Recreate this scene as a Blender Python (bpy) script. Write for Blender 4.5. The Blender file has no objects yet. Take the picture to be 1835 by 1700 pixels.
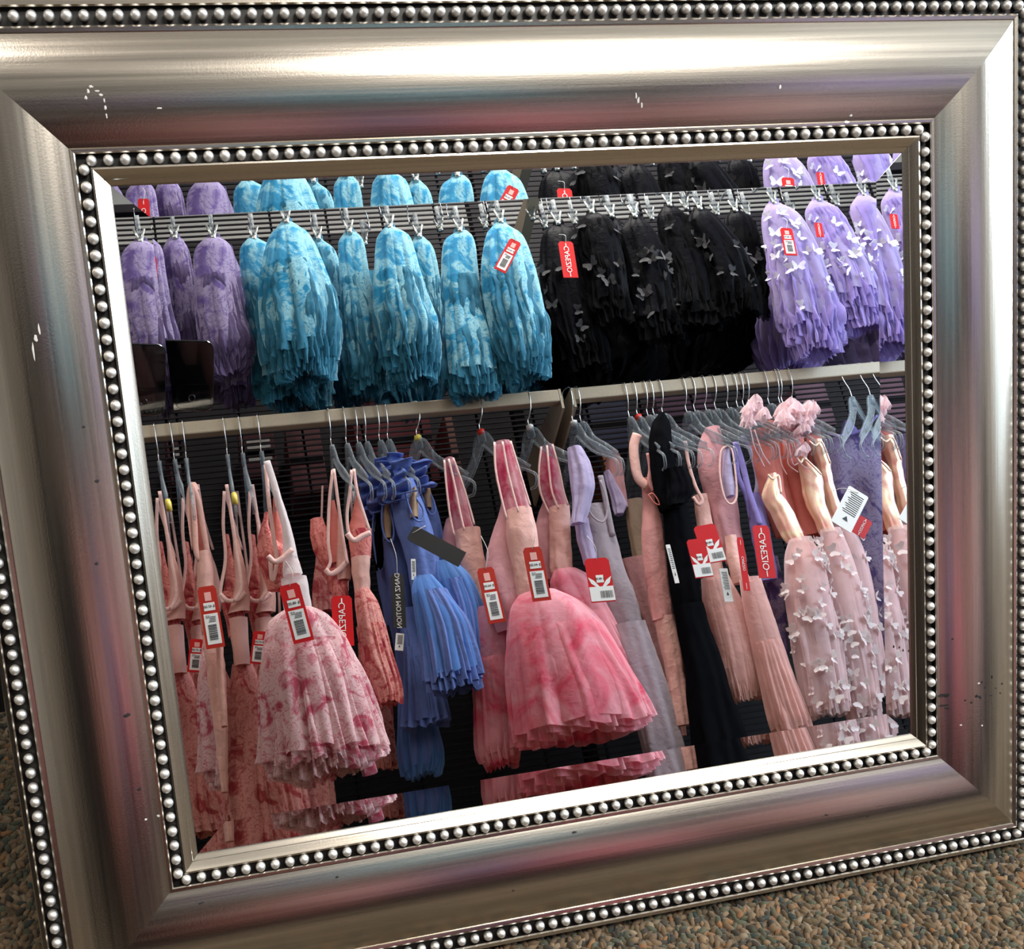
import bpy, bmesh, math, random
import numpy as np
from mathutils import Vector, Matrix, noise

S = bpy.context.scene
COL = S.collection
rnd = random.Random(7)

# ------------------------------------------------------------------ camera solved from the mirror frame
TH = math.radians(28)                       # the mirror leans back against the wall
FPX, PX0, PY0 = 2034.96, 839.43, 1028.57    # focal length and principal point for the 1835x1700 picture
RC = np.array([[0.9688991, -0.2337764, -0.0811365], [-0.1181191, -0.1488034, -0.9817869], [0.2174452, 0.9608362, -0.171789]])
CM = np.array([-0.22134, -0.68907, 0.07915])  # camera in mirror axes (x right, y into glass, z up the glass)
# mirror axes -> world
MW = np.array([[1, 0, 0], [0, math.cos(TH), math.sin(TH)], [0, -math.sin(TH), math.cos(TH)]])
T0 = np.array([0, 0, 0.297 * math.cos(TH) + 0.022 * math.sin(TH)])

def m2w(p): return T0 + MW @ np.asarray(p, float)

cam_pos = m2w(CM)
right, down, fwd = (MW @ RC[i] for i in range(3))
cd = bpy.data.cameras.new('camera'); cam = bpy.data.objects.new('camera', cd); COL.objects.link(cam)
cam.matrix_world = Matrix(((right[0], -down[0], -fwd[0], cam_pos[0]), (right[1], -down[1], -fwd[1], cam_pos[1]),
                           (right[2], -down[2], -fwd[2], cam_pos[2]), (0, 0, 0, 1)))
cd.sensor_fit = 'HORIZONTAL'; cd.sensor_width = 36.0
cd.lens = 36.0 * FPX / 1835
cd.shift_x = (917.5 - PX0) / 1835
cd.shift_y = (PY0 - 850.0) / 1835
cd.clip_start = 0.001; cd.clip_end = 60
S.camera = cam

# ------------------------------------------------------------------ world, exposure, lights
wd = bpy.data.worlds.new('world'); S.world = wd; wd.use_nodes = True
wd.node_tree.nodes['Background'].inputs[0].default_value = (0.75, 0.85, 1.0, 1)
wd.node_tree.nodes['Background'].inputs[1].default_value = 0.6
S.view_settings.view_transform = 'Standard'
S.view_settings.look = 'None'
S.view_settings.gamma = 1.0
S.view_settings.use_curve_mapping = False
S.view_settings.exposure = 0.30
S.cycles.use_denoising = True
S.cycles.max_bounces = 8
S.cycles.diffuse_bounces = 3
S.cycles.glossy_bounces = 5
S.cycles.transmission_bounces = 6
S.cycles.transparent_max_bounces = 12
S.cycles.caustics_reflective = False
S.cycles.caustics_refractive = False
S.cycles.sample_clamp_indirect = 4.0

def area(name, loc, target, size, energy, col):
    l = bpy.data.lights.new(name, 'AREA'); l.shape = 'RECTANGLE'; l.size, l.size_y = size
    l.energy = energy; l.color = col
    o = bpy.data.objects.new(name, l); COL.objects.link(o); o.location = loc
    d = Vector(target) - Vector(loc)
    o.rotation_euler = d.to_track_quat('-Z', 'Y').to_euler()
    return o
CEIL = 2.7
LAMPS = [(0.9, -1.22, 50), (-1.1, -0.45, 11)]  # second, weaker lamp is an added fill with no known source
for lx, ly, le in LAMPS:
    area('ceiling_light_source', (lx, ly, CEIL - 0.03), (lx, ly, 0), (0.9, 0.55), le, (1.0, 0.94, 0.86))
area('window_daylight', (2.72, -0.62, 1.4), (0, -1.3, 0.9), (1.6, 1.7), 62, (0.72, 0.87, 1.0))

# ------------------------------------------------------------------ pixel -> world, through the reflection in the glass
CV = m2w(CM * np.array([1, -1, 1]))
CV = m2w(np.array([CM[0], 0.012 - CM[1], CM[2]]))      # camera mirrored in the glass plane (6 mm behind the beads)
def at(px, py, y):
    d = RC.T @ np.array([(px - PX0) / FPX, (py - PY0) / FPX, 1.0])
    d = MW @ (d * np.array([1, -1, 1]))
    t = (y - CV[1]) / d[1]
    return CV + t * d

# ------------------------------------------------------------------ materials
def nodes(name):
    m = bpy.data.materials.new(name); m.use_nodes = True
    nt = m.node_tree
    return m, nt, nt.nodes['Principled BSDF'], nt.nodes['Material Output']
def N(nt, t, **kw):
    n = nt.nodes.new(t)
    for k, v in kw.items():
        if k.startswith('i_'):
            n.inputs[k[2:].replace('_', ' ')].default_value = v
        else: setattr(n, k, v)
    return n
def c4(c): return (c[0], c[1], c[2], 1)
def ramp(nt, stops, src):
    r = nt.nodes.new('ShaderNodeValToRGB'); e = r.color_ramp.elements
    while len(e) < len(stops): e.new(0.5)
    for i, (p, c) in enumerate(stops): e[i].position = p; e[i].color = c4(c)
    nt.links.new(src, r.inputs[0]); return r
def noise_tex(nt, scale, detail=4, dist=0.0, rough=0.5, vec=None):
    n = nt.nodes.new('ShaderNodeTexNoise'); n.inputs['Scale'].default_value = scale
    n.inputs['Detail'].default_value = detail; n.inputs['Distortion'].default_value = dist; n.inputs['Roughness'].default_value = rough
    if vec is None:
        tc = nt.nodes.new('ShaderNodeTexCoord'); vec = tc.outputs['Object']
    nt.links.new(vec, n.inputs['Vector']); return n
def plain(name, col, rough=0.6, metal=0.0, spec=0.5, bump=0.0, bscale=200, vary=0.0):
    m, nt, b, o = nodes(name)
    b.inputs['Base Color'].default_value = c4(col); b.inputs['Roughness'].default_value = rough
    b.inputs['Metallic'].default_value = metal; b.inputs['Specular IOR Level'].default_value = spec
    n = noise_tex(nt, bscale, 3)
    if vary:
        r = ramp(nt, [(0.3, [x * (1 - vary) for x in col]), (0.7, [min(1, x * (1 + vary)) for x in col])], n.outputs['Fac'])
        nt.links.new(r.outputs[0], b.inputs['Base Color'])
    if bump:
        bp = N(nt, 'ShaderNodeBump', i_Strength=bump, i_Distance=0.002)
        nt.links.new(n.outputs['Fac'], bp.inputs['Height']); nt.links.new(bp.outputs[0], b.inputs['Normal'])
    return m
def cloth(name, base, motif=None, deep=None, scale=16, cover=0.55, trans=0.25, sheen=0.4, rough=0.8, lines=True, soft=0.05, sheer=0.0):
    """woven or net fabric; with motif colours a toile / tie-dye print"""
    m, nt, b, o = nodes(name)
    L = nt.links.new
    if motif is None:
        n = noise_tex(nt, 30, 3)
        r = ramp(nt, [(0.3, [x * 0.88 for x in base]), (0.75, base)], n.outputs['Fac']); colout = r.outputs[0]
    else:
        deep = deep or [x * 0.6 for x in motif]
        n = noise_tex(nt, scale, 5, 1.2, 0.6)
        r = ramp(nt, [(cover - soft, base), (cover + soft, motif), (min(0.98, cover + 0.2), deep)], n.outputs['Fac'])
        colout = r.outputs[0]
        if lines:
            n2 = noise_tex(nt, scale * 1.7, 3, 2.5, 0.5)
            ma = N(nt, 'ShaderNodeMath', operation='SUBTRACT'); ma.inputs[1].default_value = 0.5; L(n2.outputs['Fac'], ma.inputs[0])
            ab = N(nt, 'ShaderNodeMath', operation='ABSOLUTE'); L(ma.outputs[0], ab.inputs[0])
            r2 = ramp(nt, [(0.0, (1, 1, 1)), (0.018, (0.3, 0.3, 0.3)), (0.04, (0, 0, 0))], ab.outputs[0])
            mx = N(nt, 'ShaderNodeMix', data_type='RGBA'); L(r2.outputs[0], mx.inputs[0]); L(colout, mx.inputs[6])
            mx.inputs[7].default_value = c4(motif); colout = mx.outputs[2]
    L(colout, b.inputs['Base Color'])
    b.inputs['Roughness'].default_value = rough
    b.inputs['Specular IOR Level'].default_value = 0.04 if max(base) < 0.02 else 0.25
    b.inputs['Sheen Weight'].default_value = sheen
    b.inputs['Sheen Roughness'].default_value = 0.35
    b.inputs['Sheen Tint'].default_value = c4([min(1, 0.4 + x) for x in base])
    tr = N(nt, 'ShaderNodeBsdfTranslucent'); L(colout, tr.inputs[0])
    mix = N(nt, 'ShaderNodeMixShader'); mix.inputs[0].default_value = trans
    L(b.outputs[0], mix.inputs[1]); L(tr.outputs[0], mix.inputs[2])
    if sheer:
        tp = N(nt, 'ShaderNodeBsdfTransparent'); lw = N(nt, 'ShaderNodeLayerWeight', i_Blend=0.4)
        mp = N(nt, 'ShaderNodeMapRange'); L(lw.outputs['Facing'], mp.inputs[0]); mp.inputs[2].default_value = 0.8; mp.inputs[3].default_value = 1 - sheer; mp.inputs[4].default_value = 1.0
        m3 = N(nt, 'ShaderNodeMixShader'); L(mp.outputs[0], m3.inputs[0]); L(tp.outputs[0], m3.inputs[1]); L(mix.outputs[0], m3.inputs[2]); L(m3.outputs[0], o.inputs['Surface'])
    else: L(mix.outputs[0], o.inputs['Surface'])
    nb = noise_tex(nt, 90, 4, 0.6)
    bp = N(nt, 'ShaderNodeBump', i_Strength=0.35, i_Distance=0.004); L(nb.outputs['Fac'], bp.inputs['Height']); L(bp.outputs[0], b.inputs['Normal'])
    return m
def foil(name):
    m, nt, b, o = nodes(name); L = nt.links.new
    lw = N(nt, 'ShaderNodeLayerWeight', i_Blend=0.45)
    n = noise_tex(nt, 16, 3, 1.8)
    ad = N(nt, 'ShaderNodeMath', operation='ADD'); L(lw.outputs['Facing'], ad.inputs[0]); L(n.outputs['Fac'], ad.inputs[1])
    r = ramp(nt, [(0.40, (0.90, 0.36, 0.30)), (0.60, (0.98, 0.56, 0.42)), (0.80, (1.0, 0.78, 0.45)), (0.95, (0.98, 0.74, 0.72))], ad.outputs[0])
    L(r.outputs[0], b.inputs['Base Color']); b.inputs['Metallic'].default_value = 0.2
    b.inputs['Roughness'].default_value = 0.38; b.inputs['Coat Weight'].default_value = 0.25
    b.inputs['Coat Roughness'].default_value = 0.25
    return m
def clear_plastic(name, tint=(0.9, 0.94, 0.97), a=0.5):
    m, nt, b, o = nodes(name); L = nt.links.new
    tr = N(nt, 'ShaderNodeBsdfTransparent'); tr.inputs[0].default_value = c4(tint)
    b.inputs['Base Color'].default_value = (0.42, 0.44, 0.46, 1); b.inputs['Roughness'].default_value = 0.08
    b.inputs['Specular IOR Level'].default_value = 1.0
    lw = N(nt, 'ShaderNodeLayerWeight', i_Blend=0.35)
    mp = N(nt, 'ShaderNodeMapRange'); L(lw.outputs['Facing'], mp.inputs[0]); mp.inputs[3].default_value = 0.05; mp.inputs[4].default_value = 0.8
    mix = N(nt, 'ShaderNodeMixShader'); L(mp.outputs[0], mix.inputs[0]); L(tr.outputs[0], mix.inputs[1]); L(b.outputs[0], mix.inputs[2])
    L(mix.outputs[0], o.inputs['Surface'])
    return m
def silver(name, col=(0.66, 0.62, 0.555), rough=0.27, streak=True):
    m, nt, b, o = nodes(name); L = nt.links.new
    b.inputs['Metallic'].default_value = 1.0
    tc = N(nt, 'ShaderNodeTexCoord'); mp = N(nt, 'ShaderNodeMapping'); L(tc.outputs['Object'], mp.inputs[0])
    mp.inputs['Scale'].default_value = (3, 260, 260) if streak else (60, 60, 60)
    n = noise_tex(nt, 1.0, 5, 0.2, 0.6, mp.outputs[0])
    n2 = noise_tex(nt, 900, 2)
    r = ramp(nt, [(0.3, [x * 0.80 for x in col]), (0.7, [min(1, x * 1.1) for x in col])], n.outputs['Fac']); L(r.outputs[0], b.inputs['Base Color'])
    mr = N(nt, 'ShaderNodeMapRange'); L(n.outputs['Fac'], mr.inputs[0]); mr.inputs[3].default_value = rough - 0.05; mr.inputs[4].default_value = rough + 0.07
    L(mr.outputs[0], b.inputs['Roughness'])
    bp = N(nt, 'ShaderNodeBump', i_Strength=0.12, i_Distance=0.0006); L(n.outputs['Fac'], bp.inputs['Height'])
    bp2 = N(nt, 'ShaderNodeBump', i_Strength=0.10, i_Distance=0.0003); L(n2.outputs['Fac'], bp2.inputs['Height']); L(bp.outputs[0], bp2.inputs['Normal'])
    L(bp2.outputs[0], b.inputs['Normal'])
    return m
def emit(name, col, s):
    m, nt, b, o = nodes(name)
    e = N(nt, 'ShaderNodeEmission'); e.inputs[0].default_value = c4(col); e.inputs[1].default_value = s
    nt.links.new(e.outputs[0], o.inputs['Surface']); return m

M = {}
M['silver'] = silver('champagne_silver_leaf', (0.69, 0.63, 0.55), 0.21)
M['bead'] = silver('silver_bead_leaf', (0.95, 0.92, 0.88), 0.52, False)
M['channel'] = plain('dark_bead_channel', (0.012, 0.010, 0.009), 0.45)
M['wood'] = plain('frame_back_wood', (0.05, 0.035, 0.025), 0.8)
M['scuff'] = plain('black_scuff', (0.012, 0.011, 0.013), 0.7)
M['scratch'] = plain('white_scratch', (0.85, 0.83, 0.8), 0.7)
m, nt, b, o = nodes('mirror_silvering'); b.inputs['Metallic'].default_value = 1; b.inputs['Roughness'].default_value = 0.0
b.inputs['Base Color'].default_value = (0.90, 0.915, 0.92, 1); M['glass'] = m
M['black_wall'] = plain('matt_black_paint', (0.012, 0.010, 0.012), 0.8, vary=0.3, bscale=4)
M['paint'] = plain('warm_white_wall_paint', (0.56, 0.52, 0.48), 0.8, vary=0.05, bscale=3)
M['ceil'] = plain('ceiling_tile_white', (0.62, 0.58, 0.52), 0.9, vary=0.06, bscale=30)
M['beige'] = plain('beige_powder_coated_steel', (0.50, 0.41, 0.30), 0.42, spec=0.5, bump=0.2, bscale=500, vary=0.08)
M['wire'] = plain('dark_grey_grid_wire', (0.011, 0.009, 0.012), 0.6, spec=0.1)
M['back'] = plain('near_black_back_panel', (0.006, 0.004, 0.007), 0.8, vary=0.5, bscale=5)
M['chrome'] = plain('bright_hook_wire', (0.80, 0.80, 0.82), 0.18, metal=1.0)
M['steelclip'] = plain('nickel_clip', (0.72, 0.76, 0.74), 0.25, metal=0.9)
M['clear'] = clear_plastic('clear_hanger_plastic')
M['yellow'] = plain('yellow_plastic', (0.80, 0.62, 0.10), 0.4)
M['redcap'] = plain('red_plastic', (0.75, 0.03, 0.02), 0.4)
M['whitecap'] = plain('white_plastic', (0.85, 0.82, 0.80), 0.4)
M['tag_red'] = plain('red_card', (0.60, 0.008, 0.012), 0.45, spec=0.25)
M['tag_red_shade'] = plain('shaded_red_card', (0.48, 0.025, 0.014), 0.45, spec=0.25)  # darker copy of the red card, shade put into its colour
M['tag_white'] = plain('white_card', (0.86, 0.84, 0.82), 0.5)
M['tag_black'] = plain('black_card', (0.012, 0.011, 0.012), 0.4)
M['ink'] = plain('black_ink', (0.02, 0.02, 0.025), 0.6)
M['ink_pale'] = plain('pale_ink', (0.9, 0.86, 0.84), 0.5)
M['ink_pink'] = plain('pink_panel_print', (0.85, 0.42, 0.38), 0.5)
M['thread'] = plain('clear_tag_thread', (0.75, 0.70, 0.70), 0.4)
M['phone'] = plain('black_phone_glass', (0.004, 0.004, 0.006), 0.03, spec=0.5)
M['phone_rim'] = plain('polished_phone_rim', (0.10, 0.10, 0.12), 0.15, metal=1.0)
# fabrics
M['blackstretch'] = plain('black_stretch_jersey', (0.002, 0.002, 0.0035), 0.75, spec=0.03, bump=0.3, bscale=60)
M['aqua'] = cloth('aqua_floral_organza', (0.42, 0.80, 0.92), (0.02, 0.36, 0.66), (0.01, 0.20, 0.45), 19, 0.54, 0.3, 0.7, sheer=0.35)
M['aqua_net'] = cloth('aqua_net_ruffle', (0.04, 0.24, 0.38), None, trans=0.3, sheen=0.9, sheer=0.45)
M['lav'] = cloth('lavender_floral_organza', (0.50, 0.42, 0.68), (0.20, 0.13, 0.42), (0.12, 0.07, 0.28), 15, 0.56, 0.3, 0.7, sheer=0.3)
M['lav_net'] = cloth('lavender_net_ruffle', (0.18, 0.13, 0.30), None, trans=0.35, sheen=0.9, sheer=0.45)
M['lilac'] = cloth('lilac_butterfly_organza', (0.50, 0.41, 0.72), None, trans=0.3, sheen=0.8, sheer=0.35)
M['lilac_net'] = cloth('lilac_net_ruffle', (0.42, 0.32, 0.74), None, trans=0.3, sheen=1.0, sheer=0.4)
M['black'] = cloth('black_organza', (0.004, 0.004, 0.007), None, trans=0.1, sheen=0.06, rough=0.45, sheer=0.3)
M['black_net'] = cloth('black_net', (0.002, 0.002, 0.003), None, trans=0.05, sheen=0.0, sheer=0.3)
M['wing_white'] = cloth('white_butterfly_organza', (0.92, 0.90, 0.98), None, trans=0.45, sheen=0.5, sheer=0.1)
M['wing_pink'] = cloth('blush_wing_and_highlight_organza', (1.0, 0.92, 0.93), None, trans=0.45, sheen=0.6, sheer=0.1)  # butterfly wings, and the highlights coloured into the toile dress
M['wing_grey'] = cloth('smoky_butterfly_organza', (0.07, 0.068, 0.075), None, trans=0.2, sheen=0.5, sheer=0.25)
M['peach'] = cloth('pale_pink_stretch', (0.94, 0.54, 0.48), None, trans=0.15, sheen=0.3, rough=0.5)
M['peachdeep'] = cloth('salmon_lining', (0.78, 0.22, 0.18), None, trans=0.1, sheen=0.2, rough=0.6)
M['strap'] = cloth('pink_elastic_strap', (0.95, 0.60, 0.56), None, trans=0.1, sheen=0.3, rough=0.5)
M['toile'] = cloth('rose_toile_mesh', (0.90, 0.34, 0.30), (0.50, 0.05, 0.07), (0.30, 0.02, 0.04), 15, 0.53, 0.25, 0.3)
M['toilew'] = cloth('pink_toile_on_white_organza', (1.0, 0.72, 0.74), (0.66, 0.12, 0.20), (0.48, 0.06, 0.10), 20, 0.57, 0.35, 0.6, sheer=0.4)
M['toiledark'] = cloth('dusky_rose_toile', (0.88, 0.40, 0.36), (0.55, 0.09, 0.10), (0.34, 0.03, 0.05), 26, 0.55, 0.2, 0.2, sheer=0.1)
M['tiedye'] = cloth('pink_tie_dye_tulle', (0.98, 0.46, 0.54), (0.86, 0.06, 0.16), (0.70, 0.04, 0.12), 8, 0.54, 0.35, 0.6, lines=False, soft=0.12, sheer=0.3)
M['mesh'] = cloth('pink_tie_dye_mesh', (0.95, 0.50, 0.56), (0.72, 0.05, 0.15), (0.5, 0.03, 0.1), 12, 0.53, 0.35, 0.5, lines=False, soft=0.1, sheer=0.45)
M['peri'] = cloth('periwinkle_stretch', (0.15, 0.23, 0.60), None, trans=0.12, sheen=0.25, rough=0.55)
M['peridark'] = cloth('periwinkle_ruffle', (0.11, 0.17, 0.50), None, trans=0.1, sheen=0.4)
M['peritulle'] = cloth('blue_tulle', (0.20, 0.44, 0.98), None, trans=0.35, sheen=0.9, sheer=0.45)
M['tan'] = cloth('tan_lining', (0.42, 0.28, 0.19), None, trans=0.05, sheen=0.1)
M['greylav'] = cloth('grey_lavender_jersey', (0.50, 0.42, 0.48), None, trans=0.2, sheen=0.3, sheer=0.1)
M['lavflutter'] = cloth('pale_lavender_crepe', (0.60, 0.50, 0.74), None, trans=0.25, sheen=0.3)
M['dusty'] = cloth('dusty_pink_jersey', (0.78, 0.36, 0.35), None, trans=0.15, sheen=0.3)
M['mauve'] = cloth('mauve_pink_mesh', (0.84, 0.42, 0.46), None, trans=0.25, sheen=0.4)
M['blush'] = cloth('blush_tulle', (0.98, 0.58, 0.54), None, trans=0.35, sheen=0.8, sheer=0.25)
M['violet'] = cloth('violet_stretch', (0.34, 0.27, 0.66), None, trans=0.15, sheen=0.4)
M['purpleprint'] = cloth('purple_floral_mesh', (0.36, 0.29, 0.46), (0.12, 0.08, 0.25), None, 16, 0.55, 0.2, 0.2)
M['foil'] = foil('iridescent_peach_foil')
M['pinknet'] = cloth('pink_butterfly_organza', (1.0, 0.76, 0.78), None, trans=0.45, sheen=0.9, sheer=0.4)
M['rosette'] = cloth('pale_pink_ruffle_organza', (1.0, 0.74, 0.78), None, trans=0.4, sheen=0.8, sheer=0.4)

# ------------------------------------------------------------------ helpers
def tag(o, label=None, cat=None, group=None, kind=None):
    if label: o['label'] = label
    if cat: o['category'] = cat
    if group: o['group'] = group
    if kind: o['kind'] = kind
    return o
def empty(name, loc, label=None, cat=None, group=None):
    o = bpy.data.objects.new(name, None); COL.objects.link(o); o.location = Vector(loc); o.empty_display_size = 0.02
    return tag(o, label, cat, group)
def link(name, me, mat=None, parent=None, smooth=True):
    if mat is not None:
        for mm in (mat if isinstance(mat, (list, tuple)) else [mat]): me.materials.append(mm)
    if smooth:
        me.polygons.foreach_set('use_smooth', [True] * len(me.polygons))
    o = bpy.data.objects.new(name, me); COL.objects.link(o)
    if parent is not None: o.parent = parent
    return o
def world_loc(p):
    v = Vector((0, 0, 0))
    while p is not None: v += p.location; p = p.parent
    return v
def mesh(name, verts, faces, mat=None, parent=None, smooth=True, relative=True):
    off = world_loc(parent) if (parent is not None and relative) else Vector((0, 0, 0))
    me = bpy.data.meshes.new(name)
    me.from_pydata([tuple(Vector(v) - off) for v in verts], [], faces); me.update()
    return link(name, me, mat, parent, smooth)
def boxv(c, s):
    x, y, z = c; a, b_, d = s[0] / 2, s[1] / 2, s[2] / 2
    v = [(x + i * a, y + j * b_, z + k * d) for i in (-1, 1) for j in (-1, 1) for k in (-1, 1)]
    f = [(0, 1, 3, 2), (4, 6, 7, 5), (0, 4, 5, 1), (2, 3, 7, 6), (0, 2, 6, 4), (1, 5, 7, 3)]
    return v, f
def box(name, c, s, mat, parent=None, bev=0.0):
    v, f = boxv(c, s)
    o = mesh(name, v, f, mat, parent, smooth=False)
    if bev:
        mo = o.modifiers.new('bevel', 'BEVEL'); mo.width = bev; mo.segments = 2
    return o
def catmull(P, n):
    P = np.asarray(P, float)
    if len(P) < 3:
        t = np.linspace(0, 1, n)[:, None]; return P[0] * (1 - t) + P[-1] * t
    Q = np.vstack([2 * P[0] - P[1], P, 2 * P[-1] - P[-2]]); k = len(P) - 1
    out = []
    for s in np.linspace(0, k, n):
        i = min(int(s), k - 1); t = s - i
        a, b_, c, d = Q[i], Q[i + 1], Q[i + 2], Q[i + 3]
        out.append(0.5 * ((2 * b_) + (-a + c) * t + (2 * a - 5 * b_ + 4 * c - d) * t * t + (-a + 3 * b_ - 3 * c + d) * t ** 3))
    return np.array(out)
def tube_vf(P, r, seg=8, flat=1.0, up=(0, 1, 0), taper=None, closed=False):
    """tube along the points P; flat < 1 squashes it along 'up' (a ribbon)"""
    P = [Vector(p) for p in P]; n = len(P); vs, fs = [], []
    up = Vector(up)
    for i, p in enumerate(P):
        t = (P[(i + 1) % n] - P[i - 1]) if closed else (P[min(i + 1, n - 1)] - P[max(i - 1, 0)])
        t = t.normalized() if t.length > 1e-9 else Vector((0, 0, 1))
        s = t.cross(up)
        s = s.normalized() if s.length > 0.05 else t.cross(Vector((1, 0, 0.1))).normalized()
        w = s.cross(t).normalized()
        rr = r * (taper[i] if taper else 1)
        for k in range(seg):
            a = 2 * math.pi * k / seg
            vs.append(p + s * math.cos(a) * rr + w * math.sin(a) * rr * flat)
    m_ = n if closed else n - 1
    for i in range(m_):
        j = (i + 1) % n
        for k in range(seg):
            k2 = (k + 1) % seg
            fs.append((i * seg + k, i * seg + k2, j * seg + k2, j * seg + k))
    if not closed:
        fs.append(tuple(range(seg - 1, -1, -1))); fs.append(tuple((n - 1) * seg + k for k in range(seg)))
    return vs, fs
def ribbon(name, parent, mat, pts, y, wpx, flat=0.3, n=None, closed=False):
    """strap or binding through pixel points (px, py[, dy])"""
    P = []
    for q in pts:
        P.append(at(q[0], q[1], y + (q[2] if len(q) > 2 else 0)))
    if closed: P.append(P[0])
    n = n or max(8, 5 * len(P))
    Q = catmull(P, n)
    if closed: Q = Q[:-1]
    r = wpx * PXM / 2 * 0.8
    v, f = tube_vf(Q, r, 8, flat, closed=closed)
    return mesh(name, v, f, mat, parent)
PXM = float(np.linalg.norm(at(801, 1000, -1.6) - at(800, 1000, -1.6)))

def loft(name, parent, mat, rows, y, b=0.6, pl=(9, 0.02, 0.08), ruf=0.0, seed=0, seg=72, nr=26, wr=0.004, bmin=0.012, dy=0.0, frill=0, arc=None, scale=1.0, drop=0.0, sharp=None, wz=10):
    """cloth body of revolution: rows of (py, x_left, x_right), horizontal sections, pleats growing to the hem"""
    rg = random.Random(seed * 31 + 5)
    R = []
    for q in rows:
        py, xl, xr = q[:3]; d = q[3] if len(q) > 3 else 0.0
        A, B = at(xl, py, y + d), at(xr, py, y + d); C = at((xl + xr) / 2, py, y + d)
        R.append((C[0], C[1], C[2], abs(B[0] - A[0]) / 2))
    R = np.array(R)
    # even steps along the length
    L = np.concatenate([[0], np.cumsum(np.linalg.norm(np.diff(R[:, :3], axis=0), axis=1))])
    F = catmull(np.column_stack([R, L]), nr * 3)
    s = np.linspace(0, L[-1], nr)
    Fi = np.column_stack([np.interp(s, np.maximum.accumulate(F[:, 4]), F[:, k]) for k in range(4)])
    n1, a0, a1 = pl
    ph = [rg.uniform(0, 6.28) for _ in range(6)]
    verts = []
    a_lo, a_hi = (0, 2 * math.pi) if arc is None else arc
    cl = arc is None
    cnt = seg if cl else seg + 1
    for i in range(nr):
        t = i / (nr - 1); cx, cy, cz, a = Fi[i]
        a = max(a, 0.001) * scale; bb = max(a * b, bmin)
        amp = a0 + (a1 - a0) * t
        te = max(0.0, (t - 0.72) / 0.28)
        for k in range(cnt):
            th = a_lo + (a_hi - a_lo) * k / seg
            f = math.sin(n1 * th + ph[0] + 1.3 * math.sin(2 * th + ph[1])) + 0.5 * math.sin(n1 * 1.9 * th + ph[2] + 0.8 * t)
            r = 1 + amp * (f if sharp is None else 1.6 * (abs(math.sin(n1 * .5 * th + ph[0] + .9 * math.sin(2 * th + ph[1]))) ** .7 - .6) + .3 * f)
            if ruf: r += ruf * te * (math.sin(n1 * 2 * th + ph[3] + 2 * math.sin(3 * th)) + 0.5 * math.sin(n1 * 3 * th + ph[4]))
            x = cx + a * r * math.cos(th); yy = cy + bb * r * math.sin(th)
            z = cz - drop * t
            if frill: z += frill * te * te * (0.6 * math.sin(3 * th + ph[5]) + 0.4 * math.sin(n1 * th + ph[3]))
            if wr:
                nv = noise.noise_vector(Vector((x * 22 + seed, yy * 22, z * wz + seed * 1.7))) + (0.4 if wz > 9 else 0.12) * noise.noise_vector(Vector((x * 60, yy * 60, z * 45 + seed)))
                x += nv.x * wr; yy += nv.y * wr
            verts.append((x, yy + dy, z))
    faces = []
    for i in range(nr - 1):
        for k in range(seg):
            k2 = (k + 1) % seg if cl else k + 1
            faces.append((i * cnt + k, (i + 1) * cnt + k, (i + 1) * cnt + k2, i * cnt + k2))
    return mesh(name, verts, faces, mat, parent)

def skirt(parent, mat, rows, y, net=None, b=0.6, pl=(9, 0.02, 0.12), ruf=0.05, seed=0, layers=2, frill=0.008, name='skirt', seg=96, step=0.012):
    o = loft(name, parent, mat, rows, y, b, (int(pl[0] * 1.3), pl[1], pl[2]), ruf * .6, seed, seg=max(seg, 170), frill=frill * .6, sharp=1, wr=.006, nr=32, wz=5)
    for k in range(layers):
        r2 = rows[len(rows) // 3:] if len(rows) > 3 else rows
        loft('underskirt', parent, net or mat, r2, y, b, (int(pl[0] * (1.8 + 0.4 * k)), pl[1], pl[2] * 1.3), ruf, seed + 11 * (k + 1),
             seg=220, nr=26, frill=frill, scale=0.97 - 0.08 * k, drop=step * (k + 1), wr=.010 if step > .015 else .006, wz=14 if step > .015 else 6)
    return o

# butterflies
def wing_mesh(name, mat, s=0.011):
    v, f = [], []
    for sx in (-1, 1):
        b0 = len(v)
        prof = [(0, -0.15, 0), (0.5, -0.75, 0.25), (0.95, -0.65, 0.5), (0.85, -0.1, 0.4), (1.15, 0.5, 0.55), (0.9, 0.95, 0.45), (0.35, 0.65, 0.2), (0, 0.25, 0)]
        for (x, z, h) in prof: v.append((sx * x * s, z * s, h * s))
        for (x, z, h) in prof: v.append((sx * x * s, z * s, h * s - 0.0004))
        n = len(prof)
        f.append(tuple(b0 + i for i in range(n))); f.append(tuple(b0 + n + i for i in range(n - 1, -1, -1)))
        for i in range(n): f.append((b0 + i, b0 + (i + 1) % n, b0 + n + (i + 1) % n, b0 + n + i))
    me = bpy.data.meshes.new(name); me.from_pydata(v, [], f); me.update(); me.materials.append(mat); return me
WING = {}
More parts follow.
